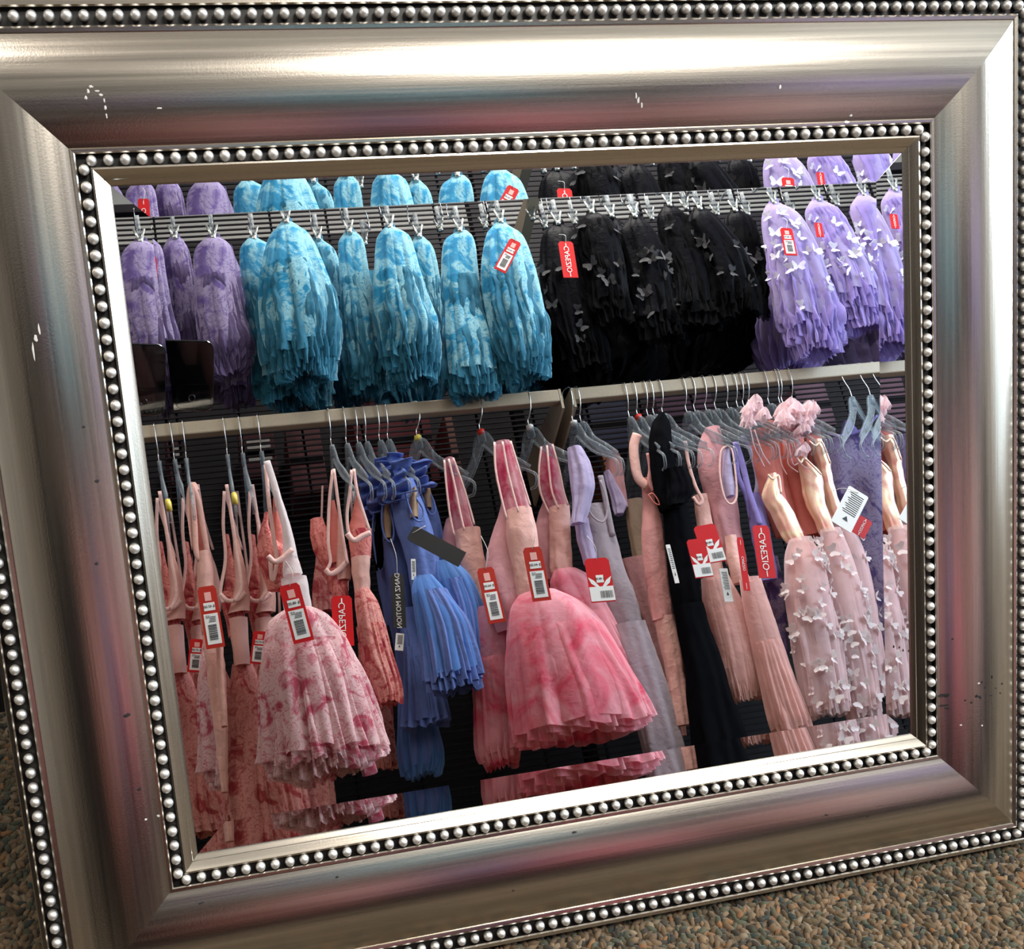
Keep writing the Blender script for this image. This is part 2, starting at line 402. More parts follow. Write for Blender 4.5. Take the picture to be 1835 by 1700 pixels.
def butterflies(parent, src, count, mkey, seed, top=0.1, size=(0.8, 1.5)):
    """applique butterflies sewn to the front of a skirt"""
    if mkey not in WING: WING[mkey] = wing_mesh('butterfly', M[mkey])
    rg = random.Random(seed); me = src.data; ps = [p for p in me.polygons if p.normal.y > 0.15]
    if not ps: ps = [p for p in me.polygons if p.normal.y < -0.15]
    z0 = max(p.center.z for p in ps); z1 = min(p.center.z for p in ps)
    n = 0
    while n < count:
        p = rg.choice(ps)
        if p.center.z > z0 - top * (z0 - z1): continue
        o = bpy.data.objects.new('butterfly', WING[mkey]); COL.objects.link(o); o.parent = parent
        nn = p.normal.copy()
        if nn.y < 0: nn = -nn
        o.location = p.center + nn * 0.003
        q = nn.to_track_quat('Z', 'Y') @ Matrix.Rotation(rg.uniform(-1.6, 1.6), 4, 'Z').to_quaternion()
        o.rotation_euler = q.to_euler(); k = rg.uniform(*size); o.scale = (k, k, k)
        n += 1

# tags: real cards hung on a garment, lettering reads normally in the room and reversed in the mirror
def card(parent, cx, cy, w, h, ang, y, style, text=None, thread=None, name='price_tag', label=None):
    """centre, width and height in pixels, ang = lean of the long side in degrees (positive leans right going down)"""
    C = Vector(at(cx, cy, y))
    dn = Vector(at(cx + math.sin(math.radians(ang)) * 20, cy + math.cos(math.radians(ang)) * 20, y)) - C
    dn.y = 0; dn.normalize()
    nx = Vector((-dn.z, 0, dn.x)).normalized()        # across the card
    if nx.x > 0: nx = -nx                              # towards the reader's right when facing it in the room
    W, H, T = w * PXM, h * PXM, 0.0008
    nrm = Vector((0, 1, 0))
    def P(u, v, k=0.0): return C + nx * (u * W / 2) - dn * (v * H / 2) + nrm * k     # v = +1 top
    base = {'red': 'tag_red', 'red_shade': 'tag_red_shade', 'redwhite': 'tag_red', 'black': 'tag_black', 'white': 'tag_white', 'capezio': 'tag_red', 'danz': 'tag_black'}[style]
    cut = 0.12 if style != 'white' else 0.05
    prof = [(-1, -1), (1, -1), (1, 1 - cut), (1 - cut * 2, 1), (-1 + cut * 2, 1), (-1, 1 - cut)]
    v = [P(u, q, T) for u, q in prof] + [P(u, q, -T) for u, q in prof]
    n = len(prof); f = [tuple(range(n)), tuple(range(2 * n - 1, n - 1, -1))] + [(i, (i + 1) % n, n + (i + 1) % n, n + i) for i in range(n)]
    t = mesh(name, v, f, M[base], parent, smooth=False)
    if label: t['label'] = label
    def rect(nm, u0, u1, v0, v1, mat, k=0.0012):
        a = [P(u0, v0, k), P(u1, v0, k), P(u1, v1, k), P(u0, v1, k)]; a2 = [P(u0, v0, 0), P(u1, v0, 0), P(u1, v1, 0), P(u0, v1, 0)]
        return mesh(nm, a + a2, [(0, 1, 2, 3), (0, 4, 5, 1), (1, 5, 6, 2), (2, 6, 7, 3), (3, 7, 4, 0)], M[mat], t, smooth=False)
    def letters(s, u, v_, size, mat, along='across', k=0.0016):
        cu = bpy.data.curves.new('lettering', 'FONT'); cu.body = s; cu.size = size; cu.align_x = 'CENTER'; cu.align_y = 'CENTER'; cu.extrude = 0.0001
        cu.resolution_u = 3
        tmp = bpy.data.objects.new('tmp', cu); me = bpy.data.meshes.new_from_object(tmp); bpy.data.objects.remove(tmp); me.materials.append(M[mat])
        ob = bpy.data.objects.new('lettering', me); COL.objects.link(ob); ob.parent = t
        xa, ya = (nx, -dn) if along == 'across' else (dn, nx)
        za = xa.cross(ya)
        loc = P(u, v_, k) - world_loc(t)
        ob.matrix_local = Matrix(((xa.x, ya.x, za.x, loc.x), (xa.y, ya.y, za.y, loc.y), (xa.z, ya.z, za.z, loc.z), (0, 0, 0, 1)))
        return ob
    def bars(u0, u1, v0, v1, nb, seed=3):
        rg = random.Random(seed); vs, fs = [], []; x = v0
        while x < v1 - 0.01:
            wv = rg.choice([0.012, 0.02, 0.03]);
            q = [P(u0, x, .0017), P(u1, x, .0017), P(u1, x + wv, .0017), P(u0, x + wv, .0017)]
            fs.append(tuple(len(vs) + i for i in range(4))); vs += q; x += wv + rg.choice([0.012, 0.02])
        mesh('barcode', vs, fs, M['ink'], t, smooth=False)
    if style in ('red', 'red_shade'):
        rect('pale_panel', -0.35, 0.35, 0.52, 0.80, 'ink_pink')
        rect('price_sticker', -0.6, 0.6, 0.20, 0.46, 'tag_white'); letters('$ %s.00' % (text or '44'), 0, 0.33, W * 0.20, 'ink')
        rect('barcode_sticker', -0.75, 0.75, -0.88, 0.10, 'tag_white'); bars(-0.45, 0.45, -0.75, -0.25, 9)
        letters('SZ', 0.35, 0.0, W * 0.20, 'ink')
        for q in range(4): rect('print_line', -0.5 + 0.02 * q, 0.1 + 0.06 * q, -0.02 - 0.05 * q, 0.0 - 0.05 * q, 'ink', 0.0016)
    elif style == 'redwhite':
        rect('barcode_sticker', -0.98, 0.98, -0.95, -0.30, 'tag_white'); rect('price_sticker', -0.30, 0.30, -0.12, 0.22, 'tag_white')
        letters('$ 48.00', 0, 0.05, W * 0.13, 'ink')
        for sx in (-1, 1):
            q = [P(sx * 0.95, 0.15, .0011), P(sx * 0.5, -0.02, .0011), P(sx * 0.12, -0.30, .0011), P(sx * 0.4, -0.30, .0011), P(sx * 0.75, -0.15, .0011)]
            mesh('leaf_print', q, [(0, 1, 2, 3, 4)], M['tag_white'], t, smooth=False)
        vs, fs = [], []; rg = random.Random(4); x = -0.85
        while x < 0.2:
            wv = rg.choice([0.02, 0.035, 0.05]); q = [P(x, -0.82, .0017), P(x + wv, -0.82, .0017), P(x + wv, -0.5, .0017), P(x, -0.5, .0017)]
            fs.append(tuple(len(vs) + i for i in range(4))); vs += q; x += wv + rg.choice([0.03, 0.04])
        mesh('barcode', vs, fs, M['ink'], t, smooth=False)
    elif style == 'capezio':
        letters('CAPEZIO', 0, 0.0, min(W * 0.55, H * 0.18), 'ink_pale', 'down'); rect('print_line', -0.06, 0.06, 0.72, 0.90, 'ink_pale'); rect('print_line', -0.05, 0.05, -0.95, -0.72, 'ink_pale')
    elif style == 'danz':
        letters('DANZ N MOTION', 0.0, 0.0, H * 0.125, 'ink_pale', 'up' if False else 'down')
    elif style == 'white':
        for q in range(11):
            rect('print_line', -0.7, 0.65 - 0.12 * (q % 3), 0.75 - 0.10 * q, 0.78 - 0.10 * q, 'wire', 0.0012)
        mesh('triangle_mark', [P(-0.3, -0.62, .0014), P(0.25, -0.62, .0014), P(-0.02, -0.40, .0014)], [(0, 1, 2)], M['ink'], t, smooth=False)
    if thread:
        pts = [at(thread[0], thread[1], y - 0.005), at((thread[0] + cx) / 2 + 3, (thread[1] + cy - h / 2) / 2, y + 0.006), P(0, 0.92, 0.001)]
        v, f = tube_vf(catmull(pts, 10), 0.0007, 5); mesh('tag_thread', v, f, M['thread'], t)
    return t

# ------------------------------------------------------------------ the room
XL, XR, YW, YF = -2.8, 2.8, 0.17, -2.75
def struct(name, c, s, mat, bev=0):
    o = box(name, c, s, mat); o['kind'] = 'structure'; return o
# carpet: ground plane, and the loop pile near the mirror as real tufts
m, nt, b, o = nodes('carpet_backing'); n = noise_tex(nt, 190, 4); r = ramp(nt, [(0.38, (0.025, 0.020, 0.014)), (0.5, (0.10, 0.075, 0.045)), (0.62, (0.24, 0.165, 0.10))], n.outputs['Fac'])
nt.links.new(r.outputs[0], b.inputs['Base Color']); b.inputs['Roughness'].default_value = 1.0; M['carpet'] = m
m, nt, b, o = nodes('carpet_loops'); va = N(nt, 'ShaderNodeVertexColor', layer_name='tuft')
nt.links.new(va.outputs[0], b.inputs['Base Color']); b.inputs['Roughness'].default_value = 0.95; b.inputs['Sheen Weight'].default_value = 0.2; M['tuft'] = m
floor = struct('floor', (0, (YW + YF) / 2, -0.03), (XR - XL + 0.1, YW - YF + 0.1, 0.06), M['carpet'])
def tufts():
    rg = np.random.default_rng(5)
    xs = np.arange(-0.60, 0.74, 0.0044); ys = np.arange(-0.44, 0.165, 0.0040)
    gx, gy = np.meshgrid(xs, ys); gx = gx.ravel() + rg.normal(0, .0012, gx.size); gy = gy.ravel() + rg.normal(0, .0012, gy.size)
    # only where the pile can be seen: around the frame, not deep behind it
    keep = ~((np.abs(gx) < 0.33) & (gy > -0.06))
    gx, gy = gx[keep], gy[keep]; n = len(gx)
    base = np.array([(0, 0, 1), (1, 0, 0.15), (0.3, 0.95, 0.1), (-0.8, 0.6, 0.15), (-0.8, -0.6, 0.1), (0.3, -0.95, 0.15), (0.55, 0.3, 0.8), (-0.3, -0.5, 0.85)], float)
    base = np.array([(0, 0, 1.0), (1, 0, 0.45), (0.31, 0.95, 0.35), (-0.81, 0.59, 0.45), (-0.81, -0.59, 0.35), (0.31, -0.95, 0.45), (1, 0.1, -.6), (.3, 1, -.6), (-.8, .6, -.6), (-.8, -.6, -.6), (.3, -1, -.6)])
    F = [(0, 1, 2), (0, 2, 3), (0, 3, 4), (0, 4, 5), (0, 5, 1), (1, 6, 7), (1, 7, 2), (2, 7, 8), (2, 8, 3), (3, 8, 9), (3, 9, 4), (4, 9, 10), (4, 10, 5), (5, 10, 6), (5, 6, 1)]
    ang = rg.uniform(0, 6.28, n); sc = rg.uniform(0.0019, 0.0029, n); el = rg.uniform(1.1, 2.0, n)
    X = base[None, :, 0] * sc[:, None] * el[:, None]; Y = base[None, :, 1] * sc[:, None] / el[:, None] ** 0.5; Z = base[None, :, 2] * sc[:, None] * rg.uniform(0.7, 1.5, n)[:, None]
    ca, sa = np.cos(ang)[:, None], np.sin(ang)[:, None]
    V = np.stack([X * ca - Y * sa + gx[:, None], X * sa + Y * ca + gy[:, None], Z + 0.0005], -1).reshape(-1, 3)
    Fa = (np.array(F)[None] + (np.arange(n) * len(base))[:, None, None]).reshape(-1, 3)
    me = bpy.data.meshes.new('carpet_pile'); me.vertices.add(len(V)); me.vertices.foreach_set('co', V.ravel())
    me.loops.add(Fa.size); me.loops.foreach_set('vertex_index', Fa.ravel()); me.polygons.add(len(Fa))
    me.polygons.foreach_set('loop_start', np.arange(len(Fa)) * 3); me.polygons.foreach_set('loop_total', np.full(len(Fa), 3)); me.update(calc_edges=True)
    pal = np.array([(0.19, 0.125, 0.07), (0.12, 0.085, 0.045), (0.05, 0.042, 0.03), (0.09, 0.095, 0.06), (0.26, 0.175, 0.10), (0.26, 0.13, 0.055), (0.04, 0.055, 0.045), (0.24, 0.185, 0.12)])
    pick = rg.choice(len(pal), n, p=[.24, .2, .14, .13, .12, .05, .04, .08]); c = pal[pick] * rg.uniform(.8, 1.25, n)[:, None]
    cv = np.ones((n, len(base), 4)); cv[:, :, :3] = c[:, None]
    at_ = me.color_attributes.new('tuft', 'FLOAT_COLOR', 'POINT'); at_.data.foreach_set('color', cv.ravel())
    o = link('carpet_pile', me, M['tuft'], None, True)
    tag(o, 'brown and olive flecked loop pile carpet around the foot of the mirror', 'carpet', kind='stuff')
tufts()
struct('ceiling', (0, (YW + YF) / 2, CEIL + 0.02), (XR - XL, YW - YF, 0.04), M['ceil'])
struct('wall_back', (0, YW + 0.02, 0.55), (XR - XL, 0.04, 1.1), M['black_wall'])
struct('wall_upper', (0, YW + 0.02, 1.1 + (CEIL - 1.1) / 2), (XR - XL, 0.04, CEIL - 1.1), M['paint'])
struct('wall_front', (0, YF - 0.02, CEIL / 2), (XR - XL, 0.04, CEIL), M['paint'])
struct('wall_left', (XL - 0.02, (YW + YF) / 2, CEIL / 2), (0.04, YW - YF, CEIL), M['paint'])
# right wall with a shop window
wx = XR + 0.02
struct('wall_right', (wx, (YW + YF) / 2, 0.25), (0.04, YW - YF, 0.5), M['paint'])
struct('trim_1', (wx, (YW + YF) / 2, 2.5), (0.04, YW - YF, 0.4), M['paint'])
struct('trim_2', (wx, -2.125, 1.4), (0.04, 1.25, 1.8), M['paint'])
win = struct('window_1', (wx + 0.02, (-1.5 + YW) / 2, 1.4), (0.01, 1.5 + YW, 1.8), emit('daylight_behind_glass', (0.72, 0.88, 1.0), 2.0))
for zc in (0.52, 2.28): box('window_frame', (wx, (-1.5 + YW) / 2, zc), (0.06, 1.5 + YW, 0.05), M['whitecap'], win)
for yc in (-1.48, -0.95, -0.4, 0.13): box('window_frame', (wx, yc, 1.4), (0.06, 0.05, 1.8), M['whitecap'], win)
for lx, ly, le in LAMPS:
    e = empty('ceiling_light', (lx, ly, CEIL - 0.02), 'bright fluorescent ceiling panel above the dress rack' if le > 30 else 'added fill light panel on the ceiling near the mirror wall, out of view', 'lamp', 'ceiling panels')
    box('diffuser', (lx, ly, CEIL - 0.012), (0.9, 0.4, 0.02), emit('fluorescent_diffuser', (1.0, 0.93, 0.82), 4.0), e)
    for sy in (-1, 1): box('rim', (lx, ly + sy * 0.22, CEIL - 0.012), (0.98, 0.04, 0.026), M['whitecap'], e)
    for sx in (-1, 1): box('rim', (lx + sx * 0.47, ly, CEIL - 0.012), (0.04, 0.4, 0.026), M['whitecap'], e)

# ------------------------------------------------------------------ the mirror
HX, HZ = 0.2515, 0.200          # half size of the glass opening
Rm = Matrix(((1, 0, 0, T0[0]), (0, MW[1][1], MW[1][2], T0[1]), (0, MW[2][1], MW[2][2], T0[2]), (0, 0, 0, 1)))
mir = empty('mirror', (0, 0, 0), 'wide silver framed mirror with beaded edges leaning on the carpet', 'mirror')
mir.matrix_world = Rm
# profile: (distance outward from the opening, height towards the room, material 0 silver / 1 channel / 2 wood) in mm
prof = [(0, -7.5, 0), (0.0, -4.8, 0), (0.9, -4.4, 0), (3.2, -2.9, 0), (3.5, -2.3, 0), (7.6, 0.3, 0), (8.3, 0.8, 0), (9.4, 0.6, 0), (9.6, -2.6, 1), (16.4, -2.6, 1), (16.7, 1.2, 1), (17.4, 1.9, 0), (19.0, 2.0, 0), (19.8, 1.3, 0)]
u = 19.8; h = 1.3
while u < 78:
    k = (u - 19.8) / 58.2; ang = math.radians(23 - 46 * k ** 1.0)
    u += 2.0; h += 2.0 * math.tan(ang); prof.append((u, h, 0))
hE = prof[-1][1]
prof += [(80.0, hE + 0.6, 0), (82.0, hE + 0.9, 0), (83.2, hE + 0.2, 0), (83.6, hE - 3.8, 1), (93.0, -2.8, 1), (93.4, 0.4, 1), (94.2, 1.2, 0), (96.6, 1.0, 0), (97.3, -0.4, 0), (97.3, -12, 2), (94, -22, 2), (0, -22, 2), (0, -7.5, 2)]
def rail(L, name):
    """one mitred side of the frame, length along local x, opening towards -z"""
    v, f, mi = [], [], []
    n = 41
    for (uu, hh, mm) in prof:
        for i in range(n):
            s = -1 + 2 * i / (n - 1); v.append((s * (L + uu / 1000), -hh / 1000, uu / 1000))
    for j in range(len(prof) - 1):
        for i in range(n - 1):
            f.append((j * n + i, j * n + i + 1, (j + 1) * n + i + 1, (j + 1) * n + i)); mi.append(prof[j + 1][2])
    me = bpy.data.meshes.new(name); me.from_pydata(v, [], f); me.update()
    me.polygons.foreach_set('material_index', mi)
    me.polygons.foreach_set('use_smooth', [True] * len(f))
    for mm in (M['silver'], M['channel'], M['wood']): me.materials.append(mm)
    a_ = bpy.data.objects.new(name, me); COL.objects.link(a_)
    # keep the fillets crisp
    bm = bmesh.new(); bm.from_mesh(me)
    bmesh.ops.recalc_face_normals(bm, faces=bm.faces)
    for e in bm.edges:
        if len(e.link_faces) == 2 and e.calc_face_angle(0) > 0.5: e.smooth = False
    bm.to_mesh(me); bm.free()
    return a_
for (L, loc, ry, lab) in ((HX, (0, 0, HZ), 0, 'top rail'), (HX, (0, 0, -HZ), math.pi, 'bottom rail'), (HZ, (HX, 0, 0), math.pi / 2, 'right rail'), (HZ, (-HX, 0, 0), -math.pi / 2, 'left rail')):
    r_ = rail(L, 'frame_rail'); r_.parent = mir; r_.location = loc; r_.rotation_euler = (0, ry, 0)
# bevelled glass: flat field and four facets tilted a little towards the middle
gx, gz, bx, bz = HX + 0.003, HZ + 0.003, 0.2325, 0.1825
tilt = math.radians(1.62)
rise = math.tan(tilt) * (gx - bx)
Y0 = 0.006
def pane(name, pts, mat):
    c = [Vector(p) for p in pts]; back = [p + Vector((0, 0.003, 0)) for p in c]; n = len(c)
    return mesh(name, c + back, [tuple(range(n)), tuple(range(2 * n - 1, n - 1, -1))] + [(i, n + i, n + (i + 1) % n, (i + 1) % n) for i in range(n)], mat, mir, smooth=False, relative=False)
pane('mirror_glass', [(-bx, Y0, -bz), (bx, Y0, -bz), (bx, Y0, bz), (-bx, Y0, bz)], M['glass'])
yr = Y0 - rise
pane('bevel_facet', [(-bx, Y0, bz), (bx, Y0, bz), (gx, yr, gz), (-gx, yr, gz)], M['glass'])
pane('bevel_facet', [(-gx, yr, -gz), (gx, yr, -gz), (bx, Y0, -bz), (-bx, Y0, -bz)], M['glass'])
yr = Y0 - math.tan(math.radians(2.25)) * (gx - bx)
pane('bevel_facet', [(bx, Y0, -bz), (gx, yr, -gz), (gx, yr, gz), (bx, Y0, bz)], M['glass'])
pane('bevel_facet', [(-gx, yr, -gz), (-bx, Y0, -bz), (-bx, Y0, bz), (-gx, yr, gz)], M['glass'])
# beads
bm = bmesh.new(); bmesh.ops.create_uvsphere(bm, u_segments=12, v_segments=8, radius=1.0)
bme = bpy.data.meshes.new('bead')
for v in bm.verts:
    v.co.x *= 0.0031; v.co.z *= 0.0032; v.co.y *= 0.0036
for f in bm.faces: f.smooth = True
bm.to_mesh(bme); bm.free(); bme.materials.append(M['bead'])
spots = []
def bead_line(cx, cz, ns, nv, h):
    for i in range(ns):
        x = -cx + 2 * cx * (i + 0.5) / ns
        spots.append((x, h, cz)); spots.append((x, h, -cz))
    for i in range(nv):
        z = -cz + 2 * cz * (i + 0.5) / nv
        spots.append((cx, h, z)); spots.append((-cx, h, z))
bead_line(0.2645, 0.2130, 58, 46, -0.0004)
inner_n = len(spots)
bead_line(0.3400, 0.2885, 75, 64, -0.0006)
outer = spots[inner_n:]
def dist(p): return (Vector(p) - Vector(CM)).length
def inpic(p):
    c = RC @ (np.array(p) - CM); x = PX0 + FPX * c[0] / c[2]; y = PY0 + FPX * c[1] / c[2]
    return -5 < x < 1840 and -5 < y < 1705
outer.sort(key=lambda p: (not inpic(p), dist(p)))
single = spots[:inner_n] + outer[:300 - inner_n]
for p in single:
    o = bpy.data.objects.new('bead', bme); COL.objects.link(o); o.parent = mir; o.location = p
    o.rotation_euler = (rnd.uniform(-.1, .1), rnd.uniform(-.3, .3), rnd.uniform(-.1, .1)); k = rnd.uniform(.95, 1.04); o.scale = (k, k, k)
vv, ff = [], []
for p in outer[300 - inner_n:]:
    b0 = len(vv)
    vv += [v.co + Vector(p) for v in bme.vertices]; ff += [tuple(b0 + i for i in pl.vertices) for pl in bme.polygons]
o = mesh('outer_bead_strip', vv, ff, M['bead'], mir, relative=False); o['kind'] = 'stuff'
# knocks and scuffs on the leaf
def band_h(uu):
    for a_, c_ in zip(prof, prof[1:]):
        if a_[0] <= uu <= c_[0] and c_[0] > a_[0]:
            return a_[1] + (c_[1] - a_[1]) * (uu - a_[0]) / (c_[0] - a_[0])
    return 0
def mark(px, py, w, h_, mat, vs, fs, seed):
    d = RC.T @ np.array([(px - PX0) / FPX, (py - PY0) / FPX, 1.0])
    t = (0 - CM[1]) / d[1]; p = CM + t * d
    for _ in range(4):
        uu = max(abs(p[0]) - HX, abs(p[2]) - HZ) * 1000; hh = band_h(uu)
        t = (-hh / 1000 - 0.0003 - CM[1]) / d[1]; p = CM + t * d
    rg = random.Random(seed); b0 = len(vs); n = 9
    vs.append((p[0], p[1] - 0.0002, p[2]))
    for i in range(n):
        a = 6.283 * i / n; rr = rg.uniform(0.55, 1.1)
        q0, q2 = p[0] + math.cos(a) * w * rr * .00034 / 2, p[2] + math.sin(a) * h_ * rr * .00034 / 2
        uu = max(abs(q0) - HX, abs(q2) - HZ) * 1000
        vs.append((q0, -band_h(uu) / 1000 - 0.0003, q2))
    for i in range(n): fs.append((b0, b0 + 1 + i, b0 + 1 + (i + 1) % n))
vs, fs = [], []
for i, (x, y, w, h_) in enumerate([(1688, 1246, 26, 8), (1696, 1246, 16, 9), (1690, 1264, 20, 5), (1697, 1269, 14, 5), (1751, 1247, 12, 7), (1757, 1250, 5, 9), (1760, 1222, 6, 5), (1778, 1213, 4, 10),
                                    (1765, 1232, 8, 3), (1785, 1233, 4, 3), (1730, 1255, 5, 4), (1741, 1259, 6, 4), (1796, 1225, 4, 5), (1793, 1242, 4, 4), (1707, 1145, 5, 4), (1776, 1246, 10, 2), (174, 862, 10, 7), (228, 1282, 14, 8),
                                    (250, 1414, 9, 6), (150, 765, 6, 5), (1029, 1491, 12, 4), (604, 1571, 8, 4), (1481, 1460, 8, 4), (360, 1618, 12, 4), (1555, 1463, 6, 4), (173, 1010, 7, 6), (920, 1596, 5, 3), (1618, 1165, 5, 7), (1628, 1166, 5, 7)]):
    mark(x, y, w, h_, M['scuff'], vs, fs, i)
mesh('scuff_marks', vs, fs, M['scuff'], mir, relative=False, smooth=False)['kind'] = 'stuff'
vs, fs = [], []
for i, (x, y, w, h_) in enumerate([(154, 175, 5, 8), (158, 163, 5, 8), (163, 155, 7, 5), (174, 163, 8, 3), (181, 170, 7, 5), (187, 180, 3, 8), (189, 193, 4, 9), (191, 207, 3, 9), (1140, 172, 4, 12), (1144, 180, 5, 12), (1150, 188, 4, 10),
                                    (1398, 156, 6, 9), (1722, 1299, 6, 4), (1760, 1300, 5, 5), (1754, 1224, 6, 4), (70, 590, 4, 20), (64, 605, 7, 14), (60, 630, 4, 30), (285, 194, 10, 3), (1518, 218, 14, 6), (284, 1461, 6, 6), (262, 1468, 5, 5), (1525, 207, 8, 4)]):
    mark(x, y, w, h_, M['scratch'], vs, fs, 50 + i)
mesh('scratch_marks', vs, fs, M['scratch'], mir, relative=False, smooth=False)['kind'] = 'stuff'

# ------------------------------------------------------------------ the phone taking the picture
ph = empty('phone', tuple(cam_pos), 'black phone held level, its back and lens panel facing the mirror', 'phone')
ph.matrix_world = Matrix(((right[0], -down[0], -fwd[0], cam_pos[0]), (right[1], -down[1], -fwd[1], cam_pos[1]), (right[2], -down[2], -fwd[2], cam_pos[2]), (0, 0, 0, 1)))
def rrect(x0, x1, y0, y1, r, z0, z1, name, mat, parent, bev=0.0012):
    v = []; n = 6
    for (cx, cy, a0) in ((x1 - r, y1 - r, 0), (x0 + r, y1 - r, 90), (x0 + r, y0 + r, 180), (x1 - r, y0 + r, 270)):
        for i in range(n + 1):
            a = math.radians(a0 + 90 * i / n); v.append((cx + r * math.cos(a), cy + r * math.sin(a)))
    k = len(v); V = [(x, y, z0) for x, y in v] + [(x, y, z1) for x, y in v]
    o = mesh(name, V, [tuple(range(k - 1, -1, -1)), tuple(range(k, 2 * k))] + [(i, (i + 1) % k, k + (i + 1) % k, k + i) for i in range(k)], mat, parent, smooth=False, relative=False)
    mo = o.modifiers.new('bevel', 'BEVEL'); mo.width = bev; mo.segments = 2; mo.limit_method = 'ANGLE'
    return o
# local x = camera right, y = up, z = backwards; lens (and camera) at the origin
rrect(-0.133, 0.027, -0.016, 0.066, 0.010, 0.004, 0.0118, 'body', M['phone'], ph)
rrect(-0.1335, 0.0275, -0.0165, 0.0665, 0.0105, 0.0062, 0.0098, 'rim', M['phone_rim'], ph)
rrect(-0.018, 0.023, -0.0125, 0.016, 0.006, 0.0026, 0.0042, 'lens_panel', M['phone'], ph, 0.0006)
for (x, y) in ((0, 0),):
    v, f = [], []
    for i in range(24):
        a = 6.283 * i / 24
        for rr, z in ((0.0042, 0.0026), (0.0042, 0.0018), (0.0034, 0.0018), (0.0034, 0.0024)): v.append((x + rr * math.cos(a), y + rr * math.sin(a), z))
    for i in range(24):
        for q in range(3):
            j = (i + 1) % 24; f.append((i * 4 + q, j * 4 + q, j * 4 + q + 1, i * 4 + q + 1))
    mesh('lens_ring', v, f, M['phone_rim'], ph, relative=False)

# ------------------------------------------------------------------ the display rack behind the photographer
YR = -1.65
pA, pB = at(300, 757, YR + .015), at(960, 703, YR + .015)
ZL = (at(600, 733, YR + .015)[2]); ZRt = at(1300, 668, YR + .015)[2]
zt = (ZL + ZRt) / 2                        # top of the lower rails
x0L, x1L = at(150, 770, YR)[0] - 0.25, at(997, 700, YR)[0]
x0R, x1R = at(1022, 692, YR)[0], at(1640, 640, YR)[0] + 0.45
print('rails', ZL, ZRt, x0L, x1L, x0R, x1R, 'cam', cam_pos, 'PXM', PXM)
rack = empty('display_rack', (0, -2.0, 0), 'dark wire grid display rack with beige steel uprights and arms', 'rack')
YG = -2.02
XG0, XG1 = -1.35, 2.35
# grid wires as one part: too fine to pick apart singly
vs, fs = [], []
def addbox(c, s):
    v, f = boxv(c, s); b0 = len(vs); vs.extend(v); fs.extend([tuple(b0 + i for i in q) for q in f])
z = 0.12
while z < 2.0:
    addbox(((XG0 + XG1) / 2, YG, z), (XG1 - XG0, 0.0042, 0.0042)); z += 0.0158
x = XG0
while x < XG1:
    addbox((x, YG - 0.006, 1.06), (0.006, 0.006, 1.9)); x += 0.155
o = mesh('wire_grid', vs, fs, M['wire'], rack, smooth=False); o['kind'] = 'stuff'
box('back_panel', ((XG0 + XG1) / 2, YG - 0.22, 1.05), (XG1 - XG0, 0.02, 2.0), M['back'], rack)
box('base_shelf', ((XG0 + XG1) / 2, YG - 0.05, 0.09), (XG1 - XG0, 0.36, 0.1), M['back'], rack, 0.004)
xm = (x1L + x0R) / 2
for xx in (XG0, xm, XG1): box('upright', (xx, YG - 0.03, 1.05), (0.03, 0.04, 2.1), M['wire'], rack, 0.003)
# stacked cartons glimpsed through the grid
def carton(x0, x1, z0, z1, col, lab, n=0):
    mt = plain('carton_card', [q * 2.2 for q in col], 0.7, vary=0.15, bscale=8)
    e = empty('carton', ((x0 + x1) / 2, YG - 0.12, z0), lab, 'box', 'cartons stored behind the wire grid')
    box('body', ((x0 + x1) / 2, YG - 0.12, (z0 + z1) / 2), (x1 - x0, 0.16, z1 - z0), mt, e, 0.002)
    box('tape', ((x0 + x1) / 2, YG - 0.0385, (z0 + z1) / 2), (x1 - x0 - 0.004, 0.001, 0.02), M['wire'], e)
    for k in range(n): box('printed_line', (x0 + 0.05 + 0.0 * k, YG - 0.0385, z1 - 0.03 - 0.017 * k), (0.06, 0.001, 0.008), M['ink_pale'], e)
def cart_px(px0, px1, py0, py1, col, lab, n=0):
    A = at(px0, py0, YG - .04); B = at(px1, py1, YG - .04); carton(min(A[0], B[0]), max(A[0], B[0]), min(A[2], B[2]), max(A[2], B[2]), col, lab, n)
cart_px(425, 500, 775, 850, (0.05, 0.012, 0.018), 'dark carton with pale printed lines behind the grid, left end', 4)
cart_px(510, 590, 770, 880, (0.10, 0.035, 0.04), 'dull brown carton behind the grid under the left rail')
cart_px(625, 790, 720, 860, (0.085, 0.008, 0.014), 'maroon carton behind the grid in the middle of the left rail')
cart_px(795, 840, 740, 900, (0.16, 0.07, 0.06), 'dusty rose carton behind the grid beside the maroon one')
cart_px(1040, 1140, 720, 800, (0.02, 0.022, 0.045), 'navy carton behind the grid at the start of the right rail')
cart_px(1170, 1300, 700, 800, (0.07, 0.035, 0.06), 'plum carton behind the grid under the right rail')
cart_px(1075, 1110, 800, 900, (0.22, 0.075, 0.03), 'narrow orange brown carton behind the right grid')
cart_px(1420, 1500, 690, 760, (0.10, 0.05, 0.07), 'mauve carton behind the grid above the purple leotard')

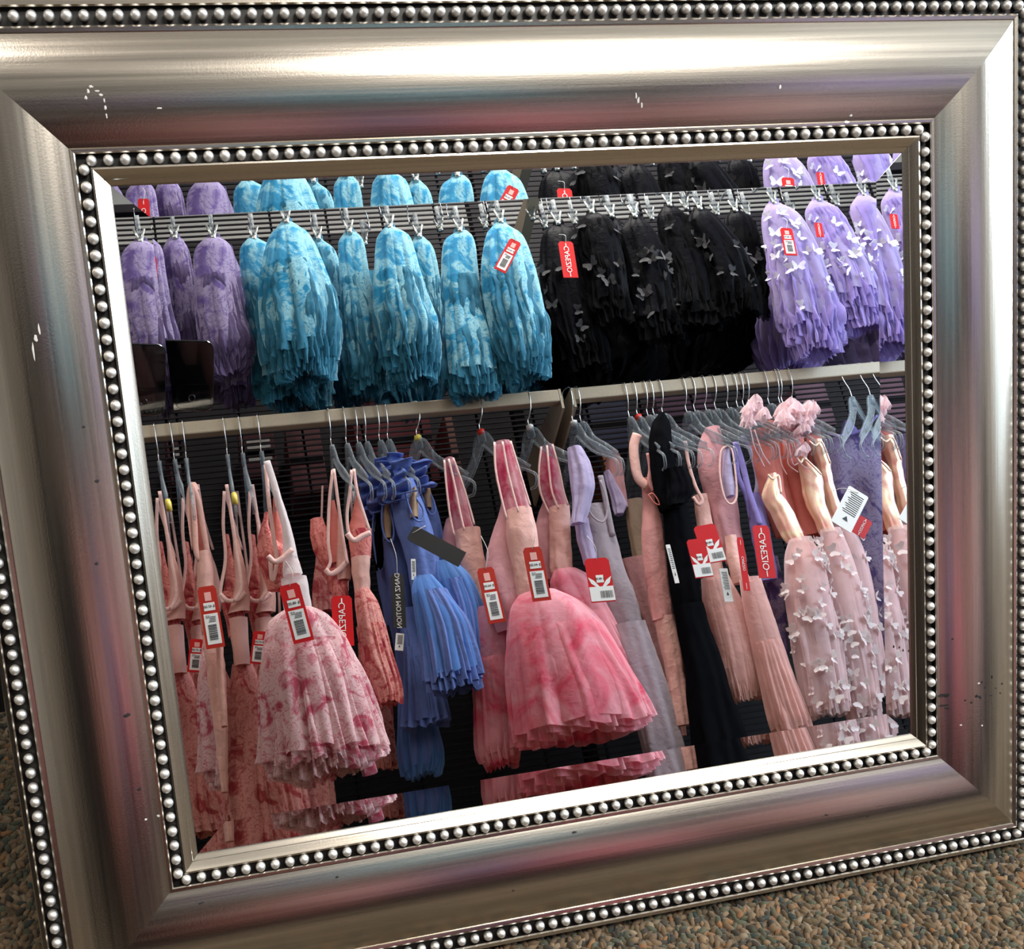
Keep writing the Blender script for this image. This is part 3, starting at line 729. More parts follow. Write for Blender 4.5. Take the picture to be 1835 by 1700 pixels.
def railbar(name, xa, xb, lab):
    e = empty(name, ((xa + xb) / 2, YR, zt), lab, 'rail', 'beige hanging rails')
    box('tube', ((xa + xb) / 2, YR, zt - 0.0155), (xb - xa, 0.026, 0.031), M['beige'], e, 0.003)
    return e
rl = railbar('hanging_rail', x0L, x1L, 'beige square steel rail over the left half of the dresses')
rr_ = railbar('hanging_rail', x0R, x1R, 'beige square steel rail over the right half of the dresses')
def arm_plate(x, parent):
    """flat bracket running back and down from a rail end to the upright"""
    v = []
    for xx in (x - 0.003, x + 0.003):
        v += [(xx, YR + 0.013, zt), (xx, YR + 0.013, zt - 0.05), (xx, YG + 0.005, zt - 0.14), (xx, YG + 0.005, zt - 0.02)]
    mesh('bracket', v, [(0, 1, 2, 3), (7, 6, 5, 4), (0, 4, 5, 1), (1, 5, 6, 2), (2, 6, 7, 3), (3, 7, 4, 0)], M['beige'], parent, smooth=False)
arm_plate(x1L + 0.003, rl); arm_plate(x0R - 0.003, rr_); arm_plate(x0L, rl); arm_plate(x1R, rr_)
YU = -1.68
zu = at(900, 372, YU)[2] + 0.055
UX0, UX1 = XG0 + 0.02, XG1 - 0.02
ru = empty('hanging_rail', (0.5, YU, zu), 'upper dark steel rail that carries the clipped skirts', 'rail')
box('tube', ((UX0 + UX1) / 2, YU, zu - 0.012), (UX1 - UX0, 0.02, 0.024), M['wire'], ru, 0.002)
for xx in (UX0 + .01, at(925, 390, -1.85)[0], UX1 - .01):
    v = []
    for x2 in (xx - 0.014, xx + 0.014):
        v += [(x2, YU, zu), (x2, YU, zu - 0.03), (x2, YG, zu - 0.09), (x2, YG, zu + 0.0)]
    mesh('bracket', v, [(0, 1, 2, 3), (7, 6, 5, 4), (0, 4, 5, 1), (1, 5, 6, 2), (2, 6, 7, 3), (3, 7, 4, 0)], M['beige'], ru, smooth=False)

# ------------------------------------------------------------------ hangers
def bme_mesh(name, vf, mats):
    v, f = [], []
    for a, b_ in vf:
        b0 = len(v); v += [tuple(p) for p in a]; f += [tuple(b0 + i for i in q) for q in b_]
    me = bpy.data.meshes.new(name); me.from_pydata(v, [], f); me.update(); me.polygons.foreach_set('use_smooth', [True] * len(f))
    for m_ in mats: me.materials.append(m_)
    return me
# hook over a 26 mm tube, local origin at rail top centre; hanger plane is local YZ
hk = [(0, -0.016, -0.018), (0, -0.017, -0.004), (0, -0.010, 0.0035), (0, 0.004, 0.005), (0, 0.0155, 0.000), (0, 0.0175, -0.015), (0, 0.014, -0.040), (0.001, 0.004, -0.060), (0, -0.001, -0.068), (0, 0, -0.088)]
HOOK = bme_mesh('hook', [tube_vf(catmull(hk, 34), 0.0014, 7, up=(1, 0, 0))], [M['chrome']])
def arm(sgn, w=0.105):
    out = []
    top = [(0, 0, -0.085), (0, sgn * 0.018, -0.098), (0, sgn * 0.036, -0.140), (0, sgn * 0.072, -0.176), (0, sgn * w, -0.212)]
    bot = [(0, 0, -0.118), (0, sgn * 0.02, -0.148), (0, sgn * 0.050, -0.184), (0, sgn * w, -0.226), (0, sgn * (w + 0.010), -0.242), (0, sgn * (w + 0.004), -0.262), (0, sgn * (w - 0.010), -0.264)]
    out.append(tube_vf(catmull(top, 14), 0.0028, 7, 0.9, up=(1, 0, 0))); out.append(tube_vf(catmull(bot, 18), 0.0032, 7, 1.1, up=(1, 0, 0)))
    A_, B_ = catmull(top, 12), catmull(bot[:4], 12); vw, fw = [], []
    for xx in (-0.0007, 0.0007):
        for p, q in zip(A_, B_): vw += [(xx, p[1], p[2]), (xx, q[1], q[2])]
    for i in range(11): fw += [(2 * i, 2 * i + 1, 2 * i + 3, 2 * i + 2), (24 + 2 * i, 26 + 2 * i, 27 + 2 * i, 25 + 2 * i)]
    out.append((vw, fw))
    for yy, z1, z2 in ((0.03, -0.126, -0.162), (0.07, -0.174, -0.198)):
        out.append(tube_vf([(0, sgn * yy, z1), (0, sgn * yy, z2)], 0.0022, 6))
    return out
stem = boxv((0, 0, -0.098), (0.009, 0.016, 0.026))
BODY = bme_mesh('shoulder_bar', arm(1) + arm(-1) + [stem], [M['clear']])
CAP = {k: bme_mesh('size_cap', [boxv((0, 0.001, -0.086), (0.011, 0.013, 0.012))], [M[k]]) for k in ('yellow', 'redcap', 'whitecap')}
TIP = bme_mesh('end_cap', [tube_vf([(0, 0.102, -0.222), (0, 0.114, -0.230), (0, 0.116, -0.248)], 0.0062, 8, 1, up=(1, 0, 0))], [M['yellow']])
HL = {}
def hanger(px, rot, lab, cap=None, tip=False, sc=1.0, group='clear hangers on the lower rails'):
    x = at(px, 757 - (px - 300) * 0.079 if px < 1005 else 690 - (px - 1022) * 0.08, YR)[0]
    e = empty('hanger', (x, YR, zt), lab, 'hanger', group)
    e.rotation_euler = (0, 0, math.radians(rot)); e.scale = (1, 1, sc)
    def sub(n, me):
        o = bpy.data.objects.new(n, me); COL.objects.link(o); o.parent = e; return o
    sub('hook', HOOK); sub('shoulder_bar', BODY)
    if cap: sub('size_cap', CAP[cap])['label'] = {'yellow': 'yellow size cap', 'redcap': 'red size cap', 'whitecap': 'white size cap'}[cap]
    if tip: sub('end_cap', TIP)['label'] = 'yellow end cap'
    return e
HS = [(326, -2, None, 0, 'clear hanger of the pale pink racerback leotard, left end of the rail'),
      (399, 0, None, 1, 'clear yellow-tipped hanger left of the two strappy rose leotards'),
      (426, -2, None, 0, 'clear hanger of the strappy rose leotard with the low tag'),
      (459, -4, None, 0, 'clear hanger carrying the white-lit strap of the rose toile dress'),
      (584, -8, None, 0, 'first clear hanger after the gap on the left rail'),
      (611, -10, None, 0, 'second clear hanger after the gap on the left rail'),
      (631, -12, None, 0, 'clear hanger of the leftmost periwinkle ruffle dress'),
      (646, -12, None, 0, 'clear hanger of the second periwinkle ruffle dress'),
      (670, -14, None, 0, 'clear hanger of the third periwinkle ruffle dress'),
      (685, -14, None, 0, 'clear hanger of the rightmost periwinkle ruffle dress'),
      (737, -52, 'yellow', 0, 'turned clear hanger with a yellow size cap'),
      (849, -46, 'redcap', 0, 'turned clear hanger with a red size cap on the left rail'),
      (936, -44, 'whitecap', 0, 'turned clear hanger with a white size cap, right end of the left rail'),
      (1012, -20, 'whitecap', 0, 'hanger with a white size cap in the gap between both rails'),
      (1026, -16, None, 0, 'clear hanger of the lavender flutter-sleeve dress'),
      (1112, -4, None, 0, 'first clear hanger on the right rail, over the dusty pink dress'),
      (1127, -12, 'redcap', 0, 'clear hanger with a red size cap on the right rail'),
      (1145, -16, None, 0, 'clear hanger third on the right rail'),
      (1156, -18, None, 0, 'clear hanger fourth on the right rail'),
      (1172, -22, None, 0, 'hanger that carries the long black dress'),
      (1214, -20, None, 0, 'clear hanger of the peach strap dress beside the black dress'),
      (1229, -30, None, 0, 'empty-looking clear hanger just right of the black dress group'),
      (1249, -26, None, 0, 'clear hanger at the mauve high-neck dress'),
      (1266, -30, None, 0, 'clear hanger over the round-neck pink dress'),
      (1288, -16, None, 0, 'clear hanger left of the violet twist leotard'),
      (1305, -14, None, 0, 'clear hanger of the violet twist leotard'),
      (1316, -16, None, 0, 'clear hanger under the first pink rosette'),
      (1326, -16, None, 0, 'clear hanger tight against the first pink rosette'),
      (1361, -8, None, 0, 'clear hanger between both pink rosettes'),
      (1380, -8, None, 0, 'clear hanger left of the large pink rosette'),
      (1385, -12, None, 0, 'clear hanger overlapping at the large pink rosette'),
      (1404, -10, None, 0, 'clear hanger behind the large pink rosette'),
      (1507, 62, None, 0, 'turned clear hanger at the purple floral leotard'),
      (1540, 64, None, 0, 'middle turned hanger above the purple floral leotard'),
      (1563, 66, None, 0, 'last turned hanger at the right end of the rail')]
for px, rot, cap, tip, lab in HS: hanger(px, rot, lab, cap, bool(tip))

# clip hangers of the upper row
def prong(s):
    return tube_vf([(s * 0.003, 0.004, -0.045), (s * 0.006, 0.005, -0.03), (s * 0.012, 0.006, -0.012)], 0.0030, 6, 0.45, up=(0, 1, 0))
CLIP = bme_mesh('clip', [prong(-1), prong(1), boxv((0, 0.003, -0.042), (0.012, 0.008, 0.012))], [M['steelclip']])
STEM = bme_mesh('clip_arm', [boxv((0, 0, -0.008), (0.010, 0.006, 0.07)), tube_vf([(0, 0, 0.02), (0, -0.03, 0.035), (0, -0.07, 0.045)], 0.004, 6, up=(1, 0, 0))], [M['clear']])
CHOOK = bme_mesh('hook', [tube_vf(catmull([(0, -0.070, 0.045), (0, -0.074, 0.07), (0, -0.066, 0.085), (0, -0.058, 0.092)], 10), 0.0014, 6, up=(1, 0, 0))], [M['chrome']])
def clip_hanger(px, py, y, rot, lab, s=1.0):
    p = at(px, py, y)
    e = empty('clip_hanger', (p[0], p[1], p[2] + 0.042 * s), lab, 'hanger', 'clip hangers of the upper row of skirts')
    e.rotation_euler = (0, 0, math.radians(rot)); e.scale = (s, s, s)
    for n, me in (('clip', CLIP), ('clip_arm', STEM), ('hook', CHOOK)):
        o = bpy.data.objects.new(n, me); COL.objects.link(o); o.parent = e
# ------------------------------------------------------------------ upper row: clipped skirts
def up_skirt(name, lab, grp, mat, net, rows, y, seed, layers=3, b=0.55, pl=(7, 0.03, 0.11), ruf=0.07, clip=True, frill=0.010, step=0.020, clipx=0, rot=0):
    p = at((rows[0][1] + rows[0][2]) / 2, rows[0][0], y)
    e = empty(name, tuple(p), lab, 'skirt', grp)
    o = skirt(e, M[mat], rows, y, M[net], b, pl, ruf, seed, layers, frill, seg=110, step=step)
    w = (rows[0][2] - rows[0][1])
    cx = (rows[0][1] + rows[0][2]) / 2 + clipx
    loft('waistband', e, M[net], [(rows[0][0] - 8, cx - w * .35, cx + w * .35), (rows[0][0] + 3, cx - w * .45, cx + w * .45)], y, 0.5, (5, .04, .04), seed=seed, nr=5, seg=40)
    if clip: clip_hanger(cx, rows[0][0] - 4, y + 0.01, rot, 'clip hanger of the ' + ' '.join(lab.split()[:12]), 1.0)
    return e, o
gL = 'lavender printed skirts on the upper rail'
up_skirt('skirt', 'lavender printed skirt half hidden by the left edge of the glass', gL, 'lav', 'lav_net', [(440, 200, 222), (470, 190, 236), (530, 190, 240), (590, 190, 240), (610, 195, 245)], -1.66, 1, 2)
e, o = up_skirt('skirt', 'lavender printed skirt with a red hang tag', gL, 'lav', 'lav_net', [(432, 250, 278), (450, 238, 292), (500, 238, 298), (560, 242, 306), (600, 245, 318), (618, 255, 320)], -1.62, 2, 2)
card(e, 272, 495, 20, 84, 3, -1.555, 'capezio', thread=(268, 440), label='red hang tag with white lettering')
up_skirt('skirt', 'narrow lavender printed skirt between the tagged one and the wide one', gL, 'lav', 'lav_net', [(430, 300, 326), (450, 292, 336), (500, 300, 344), (560, 306, 350), (595, 310, 352)], -1.66, 3, 2)
up_skirt('skirt', 'wide lavender printed skirt next to the aqua ones', gL, 'lav', 'lav_net', [(430, 366, 398), (448, 350, 418), (500, 350, 422), (560, 352, 432), (610, 362, 446), (630, 375, 440)], -1.61, 4, 3)
up_skirt('skirt', 'shadowed lavender skirt hanging behind the wide lavender one', gL, 'lav', 'lav_net', [(450, 400, 420), (500, 405, 438), (560, 410, 446), (640, 400, 450), (700, 395, 450)], -1.74, 5, 2, clip=False)
gA = 'aqua printed skirts on the upper rail'
up_skirt('skirt', 'leftmost aqua floral skirt with a bright folded front panel', gA, 'aqua', 'aqua_net', [(432, 444, 466), (450, 430, 492), (500, 434, 504), (560, 446, 520), (620, 452, 540), (680, 455, 560)], -1.66, 6, 3)
e, o = up_skirt('skirt', 'large bright aqua floral skirt, second from the left', gA, 'aqua', 'aqua_net', [(402, 500, 526), (425, 480, 552), (480, 466, 580), (540, 464, 600), (590, 470, 606), (625, 480, 600)], -1.58, 7, 4, pl=(8, .04, .16))
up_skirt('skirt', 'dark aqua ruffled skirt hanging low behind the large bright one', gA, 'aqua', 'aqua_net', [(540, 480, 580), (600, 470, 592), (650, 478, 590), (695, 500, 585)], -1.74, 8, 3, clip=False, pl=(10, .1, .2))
up_skirt('skirt', 'small aqua skirt tucked behind the large bright one on its right', gA, 'aqua', 'aqua_net', [(432, 560, 580), (450, 552, 600), (500, 556, 612), (540, 560, 616)], -1.68, 9, 1)
up_skirt('skirt', 'aqua floral skirt in the middle with a swirl at its top', gA, 'aqua', 'aqua_net', [(420, 614, 638), (440, 604, 652), (500, 608, 664), (560, 612, 678), (620, 616, 690), (660, 622, 688)], -1.63, 10, 3)
up_skirt('skirt', 'brightest aqua skirt with a pale shiny front fold', gA, 'aqua', 'aqua_net', [(412, 686, 712), (430, 674, 734), (490, 672, 752), (550, 674, 772), (590, 682, 784), (630, 690, 776)], -1.58, 11, 4, pl=(8, .04, .16))
up_skirt('skirt', 'aqua skirt half hidden right of the brightest one', gA, 'aqua', 'aqua_net', [(428, 742, 760), (450, 734, 778), (520, 750, 790), (600, 760, 800)], -1.70, 12, 2)
up_skirt('skirt', 'upright aqua floral skirt with long pale ruffles, second from the right', gA, 'aqua', 'aqua_net', [(418, 812, 836), (436, 794, 850), (500, 790, 858), (560, 792, 872), (610, 792, 888), (670, 800, 896)], -1.60, 13, 3)
e, o = up_skirt('skirt', 'rightmost aqua floral skirt with a tilted price tag', gA, 'aqua', 'aqua_net', [(402, 884, 910), (425, 868, 936), (480, 862, 954), (540, 866, 968), (600, 880, 982), (640, 895, 976)], -1.58, 14, 3, pl=(8, .04, .13))
card(e, 910, 458, 24, 78, -28, -1.50, 'red', '36', thread=(925, 412), label='tilted red price tag')
gB = 'black butterfly skirts on the upper rail'
BK = [('black skirt with a red hang tag beside the aqua skirts', [(405, 988, 1012), (425, 970, 1040), (480, 968, 1048), (540, 972, 1060), (590, 985, 1075), (625, 1000, 1080)], -1.62),
      ('black butterfly skirt, second from the aqua ones', [(385, 1048, 1072), (402, 1036, 1098), (450, 1040, 1112), (500, 1052, 1120), (540, 1060, 1125)], -1.58),
      ('narrow black skirt third from the aqua ones', [(392, 1086, 1106), (410, 1080, 1124), (450, 1092, 1138), (495, 1104, 1142), (530, 1108, 1150)], -1.64),
      ('black skirt with pale butterflies in the middle of the black group', [(392, 1124, 1150), (415, 1112, 1170), (460, 1124, 1190), (520, 1136, 1205), (570, 1140, 1215)], -1.60),
      ('dark blue-sheened black skirt right of the middle one', [(372, 1186, 1212), (392, 1176, 1232), (440, 1186, 1258), (500, 1200, 1280), (550, 1206, 1290)], -1.60),
      ('broad glossy black skirt, second from the lilac ones', [(378, 1240, 1266), (400, 1232, 1290), (450, 1256, 1330), (495, 1270, 1350), (530, 1280, 1350)], -1.58),
      ('black skirt directly beside the lilac skirts', [(382, 1304, 1330), (400, 1296, 1350), (450, 1312, 1366), (495, 1322, 1372), (530, 1328, 1370)], -1.63)]
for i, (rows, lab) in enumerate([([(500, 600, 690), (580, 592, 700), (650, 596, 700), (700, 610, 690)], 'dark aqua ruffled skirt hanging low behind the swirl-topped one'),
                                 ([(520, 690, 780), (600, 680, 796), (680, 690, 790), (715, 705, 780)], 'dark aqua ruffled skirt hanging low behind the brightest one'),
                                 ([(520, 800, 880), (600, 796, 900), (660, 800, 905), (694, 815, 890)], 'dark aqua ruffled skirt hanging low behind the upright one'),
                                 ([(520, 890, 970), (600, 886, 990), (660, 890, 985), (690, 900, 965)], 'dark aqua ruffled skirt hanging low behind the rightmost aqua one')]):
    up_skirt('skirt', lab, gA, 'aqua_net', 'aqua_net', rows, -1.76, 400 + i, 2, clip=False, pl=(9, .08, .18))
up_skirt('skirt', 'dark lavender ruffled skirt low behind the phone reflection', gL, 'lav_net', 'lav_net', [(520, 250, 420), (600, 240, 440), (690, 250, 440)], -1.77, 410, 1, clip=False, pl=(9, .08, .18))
for i, (lab, rows, y) in enumerate(BK):
    e, o = up_skirt('skirt', lab, gB, 'black', 'black_net', rows, y, 20 + i, 2, step=0.03, rot=10)
    butterflies(e, o, (9, 8, 5, 14, 8, 9, 8)[i], 'wing_grey', 30 + i)
    if i == 0: card(e, 1018, 465, 30, 82, 9, -1.545, 'capezio', thread=(1002, 420), label='red hang tag with white lettering')
    if i == 5: card(e, 1306, 430, 12, 30, 12, -1.60, 'red', '40')
up_skirt('skirt', 'full black net skirt hanging low behind the black group, left half', gB, 'black', 'black_net', [(480, 985, 1090), (560, 975, 1150), (620, 965, 1180), (660, 960, 1190), (678, 990, 1150)], -1.74, 40, 2, clip=False)
up_skirt('skirt', 'full black net skirt hanging low behind the black group, right half', gB, 'black', 'black_net', [(450, 1150, 1330), (540, 1150, 1360), (600, 1160, 1365), (640, 1170, 1340), (655, 1190, 1300)], -1.76, 41, 2, clip=False)
gP = 'lilac butterfly skirts on the upper rail'
e, o = up_skirt('skirt', 'lilac butterfly skirt with a red and white price tag', gP, 'lilac', 'lilac_net', [(368, 1374, 1398), (388, 1368, 1430), (440, 1374, 1458), (500, 1384, 1480), (550, 1392, 1496), (575, 1400, 1498)], -1.58, 50, 4, pl=(8, .04, .14), step=0.024)
butterflies(e, o, 22, 'wing_white', 60)
card(e, 1413, 433, 26, 64, 11, -1.50, 'red', '48', thread=(1402, 390), label='red price tag with white stickers')
e, o = up_skirt('skirt', 'lilac butterfly skirt with a dark red tag, second lilac from the left', gP, 'lilac', 'lilac_net', [(362, 1452, 1478), (380, 1446, 1502), (430, 1462, 1530), (490, 1480, 1562), (530, 1492, 1576)], -1.60, 51, 4, pl=(8, .04, .14), step=0.024)
butterflies(e, o, 20, 'wing_white', 61)
card(e, 1468, 412, 16, 34, 10, -1.53, 'capezio', label='dark red tag')
e, o = up_skirt('skirt', 'lilac butterfly skirt at the right edge of the glass', gP, 'lilac', 'lilac_net', [(354, 1534, 1560), (375, 1524, 1588), (430, 1540, 1610), (500, 1560, 1640), (550, 1575, 1650)], -1.62, 52, 4, step=0.024)
butterflies(e, o, 16, 'wing_white', 62)
e, o = up_skirt('skirt', 'lilac skirt beyond the right edge, seen in the slanted glass edge', gP, 'lilac', 'lilac_net', [(348, 1604, 1630), (370, 1596, 1655), (430, 1610, 1680), (500, 1630, 1700), (550, 1640, 1710)], -1.62, 53, 2)
butterflies(e, o, 8, 'wing_white', 63)
up_skirt('skirt', 'shadowed lilac skirt hanging behind the tagged lilac one', gP, 'lilac', 'lilac_net', [(480, 1370, 1450), (560, 1350, 1480), (610, 1350, 1480), (640, 1370, 1450)], -1.72, 54, 2, clip=False, pl=(10, .1, .2))
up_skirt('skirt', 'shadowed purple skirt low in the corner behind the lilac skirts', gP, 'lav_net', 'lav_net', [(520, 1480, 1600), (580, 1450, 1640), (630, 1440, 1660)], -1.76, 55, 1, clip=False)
BL = ['left of the first black skirt', 'close beside the first black skirt', 'between the first two black skirts', 'right of the middle black skirt', 'left of the blue-sheened black skirt', 'above the blue-sheened black skirt',
      'at the broad glossy black skirt', 'between the last black skirts', 'behind the tagged lilac skirt', 'behind the second lilac skirt', 'behind the middle aqua skirts', 'left of the upright aqua skirt', 'between the last two aqua skirts']
for i, (px, py) in enumerate([(955, 380), (978, 395), (1030, 388), (1140, 372), (1168, 380), (1230, 362), (1285, 372), (1340, 372), (1420, 372), (1500, 355), (655, 425), (790, 400), (870, 395)]):
    clip_hanger(px, py + 12, -1.72, 25, 'rear clip hanger ' + BL[i], 1.0)

# ------------------------------------------------------------------ lower rails: dresses
gD = 'dresses and leotards on the lower rails'
def dress(rows0, y, lab, cat='dress', name='dress'):
    p = at(rows0[0], rows0[1], y)
    return empty(name, tuple(p), lab, cat, gD)
# 1 pale pink racerback leotard
e = dress((345, 865), -1.60, 'plain pale pink racerback leotard at the far left of the rail', 'leotard', 'leotard')
loft('bodice', e, M['peach'], [(988, 354, 378), (1020, 354, 382), (1060, 355, 384), (1110, 360, 388), (1150, 368, 394)], -1.60, .5, (4, .02, .05), seed=70, seg=48)
loft('lining', e, M['peachdeep'], [(900, 350, 362), (950, 352, 372), (995, 355, 376)], -1.64, .3, (3, .02, .05), seed=71, seg=32, nr=12)
ribbon('neck_binding', e, M['peach'], [(346, 870), (356, 900), (365, 950), (371, 990), (362, 1002), (352, 990), (349, 940), (346, 900)], -1.595, 12, .35, closed=True, n=50)
ribbon('shoulder', e, M['peach'], [(343, 985), (339, 940), (340, 890), (345, 868), (352, 880)], -1.60, 15, .5)
loft('leg_panel', e, M['peach'], [(1140, 352, 392), (1200, 362, 402), (1300, 378, 408), (1420, 392, 408)], -1.60, .4, (4, .03, .08), seed=72, seg=48)
loft('side_panel', e, M['peach'], [(1160, 386, 400), (1240, 392, 404), (1302, 396, 406)], -1.57, .4, (3, .03, .06), seed=73, seg=40)
card(e, 378, 1105, 30, 106, 9, -1.535, 'red_shade', '47', label='dull red price tag')
# 2,3 strappy rose leotard dresses
def strappy(y, dx, lab, seed, tagspec=None):
    e = dress((403 + dx, 875), y, lab, 'dress')
    ribbon('strap', e, M['strap'], [(402 + dx, 880), (400 + dx, 940), (404 + dx, 1000), (395 + dx, 1060), (400 + dx, 1080)], y + .03, 7)
    ribbon('strap', e, M['strap'], [(406 + dx, 868), (414 + dx, 920), (424 + dx, 990), (432 + dx, 1050), (420 + dx, 1078)], y + .04, 8)
    ribbon('strap', e, M['strap'], [(404 + dx, 885), (420 + dx, 940), (434 + dx, 985)], y - .10, 6)
    loft('lining', e, M['toile'], [(960, 402 + dx, 412 + dx), (1010, 404 + dx, 420 + dx), (1070, 398 + dx, 432 + dx)], y - .02, .4, (4, .03, .06), seed=seed + 1, seg=40, nr=14)
    loft('bodice', e, M['toile'], [(1060, 394 + dx, 440 + dx), (1085, 396 + dx, 442 + dx), (1110, 404 + dx, 440 + dx), (1140, 410 + dx, 440 + dx)], y, .6, (6, .03, .06), seed=seed, seg=56, nr=14)
    loft('side_panel', e, M['peach'], [(940, 414 + dx, 419 + dx), (985, 417 + dx, 430 + dx), (1030, 420 + dx, 442 + dx), (1065, 418 + dx, 448 + dx), (1098, 410 + dx, 447 + dx)], y + .012, .45, (3, .03, .06), seed=seed + 5, seg=44, nr=16)
    ribbon('neck_band', e, M['strap'], [(394 + dx, 1064), (408 + dx, 1076), (426 + dx, 1074), (440 + dx, 1062)], y + .03, 10, .4)
    loft('waist', e, M['peach'], [(1108, 410 + dx, 444 + dx), (1150, 416 + dx, 446 + dx), (1192, 420 + dx, 450 + dx)], y + .004, .6, (4, .02, .05), seed=seed + 2, seg=48, nr=12)
    skirt(e, M['toiledark'], [(1188, 416 + dx, 452 + dx), (1240, 410 + dx, 470 + dx), (1330, 408 + dx, 486 + dx), (1420, 412 + dx, 500 + dx), (1465, 420 + dx, 508 + dx)], y - .02, None, .7, (7, .03, .1), .03, seed + 3, 1, .004)
    return e
e2 = strappy(-1.62, 0, 'strappy rose print dress hanging from the yellow-tipped hanger', 80)
e3 = strappy(-1.66, 46, 'strappy rose print dress beside the large toile dress, red tag at its waist', 84)
card(e3, 464, 1160, 24, 56, -6, -1.575, 'red', '47', label='red price tag half covered by the toile skirt')
e2b = strappy(-1.70, -52, 'strappy rose print dress darkened at the left edge behind the racerback leotard', 88)
# 4 large pink toile dress
e = dress((478, 835), -1.55, 'white and pink toile organza dress with a full ruffled skirt and one brightly lit strap')
ribbon('strap', e, M['strap'], [(476, 832), (482, 900), (490, 960), (496, 1005), (488, 1040), (484, 1000)], -1.55, 9)
ribbon('strap', e, M['wing_pink'], [(478, 826), (492, 870), (508, 930), (520, 975), (526, 1000)], -1.53, 15, .35)  # bright light on this strap is put into its near-white colour
ribbon('neck_band', e, M['strap'], [(480, 996), (492, 1006), (506, 1000), (524, 984)], -1.52, 12, .5)
loft('lining', e, M['peachdeep'], [(895, 488, 494), (950, 488, 512), (1000, 486, 524)], -1.58, .3, (3, .02, .04), seed=90, seg=40, nr=12)
loft('bodice', e, M['toile'], [(920, 474, 482), (960, 462, 488), (1000, 462, 530), (1030, 474, 540), (1055, 482, 544)], -1.575, .5, (6, .03, .06), seed=91, seg=56)
loft('side_panel', e, M['wing_pink'], [(880, 494, 500), (920, 500, 514), (960, 506, 526), (1000, 508, 536), (1030, 506, 544)], -1.535, .45, (3, .03, .05), seed=95, seg=44, nr=16)  # paler cloth on this side carries the window light in its colour
loft('waist', e, M['wing_pink'], [(1035, 506, 548), (1070, 508, 554), (1105, 512, 562)], -1.545, .6, (4, .02, .05), seed=92, seg=56, nr=12)  # blown highlight on the waist, given as a whiter cloth colour
skirt(e, M['toilew'], [(1092, 505, 562), (1112, 482, 590), (1160, 470, 622), (1220, 466, 650), (1290, 470, 672), (1350, 474, 690)], -1.52, M['toilew'], .62, (9, .03, .11), .06, 93, 4, .012, seg=128, step=0.011)
card(e, 531, 1098, 32, 96, 15, -1.40, 'red', '48', thread=(512, 1005), label='bright red price tag')
# hems behind it
for i, (rows, lab) in enumerate([([(1180, 300, 360), (1300, 305, 385), (1400, 318, 398), (1480, 328, 402)], 'dusky rose toile dress, its hem lowest at the left edge of the glass'),
                                 ([(1180, 425, 480), (1280, 420, 500), (1400, 420, 510), (1462, 425, 512)], 'dusky rose toile dress with a pale folded hem under the large toile skirt'),
                                 ([(1300, 490, 560), (1380, 500, 590), (1450, 500, 600), (1490, 505, 600)], 'rose toile dress mostly hidden, its tiers hanging under the large toile skirt'),
                                 ([(1150, 640, 680), (1240, 650, 700), (1320, 656, 706), (1368, 662, 710)], 'rose toile dress hanging lowest beside the periwinkle dresses')]):
    e = dress(((rows[0][1] + rows[0][2]) / 2, rows[0][0]), -1.72, lab)
    skirt(e, M['toiledark'], rows, -1.74, None, .6, (6, .03, .10), .03, 100 + i, 1, .005)
    c0 = (rows[0][1] + rows[0][2]) / 2
    for sx in (-8, 8): ribbon('strap', e, M['strap'], [(c0 + sx * .3 - 30, 880), (c0 + sx - 12, rows[0][0] - 120), (c0 + sx, rows[0][0] + 4)], -1.74, 6)
# 5 rose dress after the gap, with the CAPEZIO tag
e = dress((600, 850), -1.62, 'deep rose print dress just after the gap, white-lettered red tag at its waist')
ribbon('strap', e, M['strap'], [(596, 842), (590, 900), (588, 970), (592, 1005), (584, 1024)], -1.58, 7)
ribbon('strap', e, M['strap'], [(598, 840), (606, 900), (614, 960), (622, 1010)], -1.57, 7)
ribbon('strap', e, M['strap'], [(578, 870), (576, 940)], -1.70, 5)
loft('lining', e, M['peachdeep'], [(900, 592, 600), (960, 590, 612), (1010, 590, 618)], -1.63, .4, (3, .02, .04), seed=110, seg=36, nr=12)
loft('bodice', e, M['toile'], [(930, 556, 580), (960, 556, 592), (985, 562, 606), (1020, 580, 622), (1060, 590, 626)], -1.64, .5, (6, .04, .06), seed=111, seg=56)
ribbon('neck_band', e, M['strap'], [(583, 1020), (592, 1028), (608, 1020), (623, 1004)], -1.58, 12, .5)
loft('side_panel', e, M['peach'], [(930, 606, 611), (970, 606, 620), (1010, 602, 628), (1040, 592, 630)], -1.595, .45, (3, .03, .06), seed=114, seg=44, nr=14)
loft('waist', e, M['toile'], [(1020, 584, 622), (1060, 592, 624), (1100, 596, 626)], -1.60, .6, (5, .03, .05), seed=112, seg=48, nr=12)
loft('skirt', e, M['toiledark'], [(980, 566, 590), (1060, 560, 600), (1095, 562, 600)], -1.70, .5, (6, .04, .12), seed=113, seg=60)
card(e, 614, 1112, 34, 86, 3, -1.52, 'capezio', label='red hang tag with white lettering')
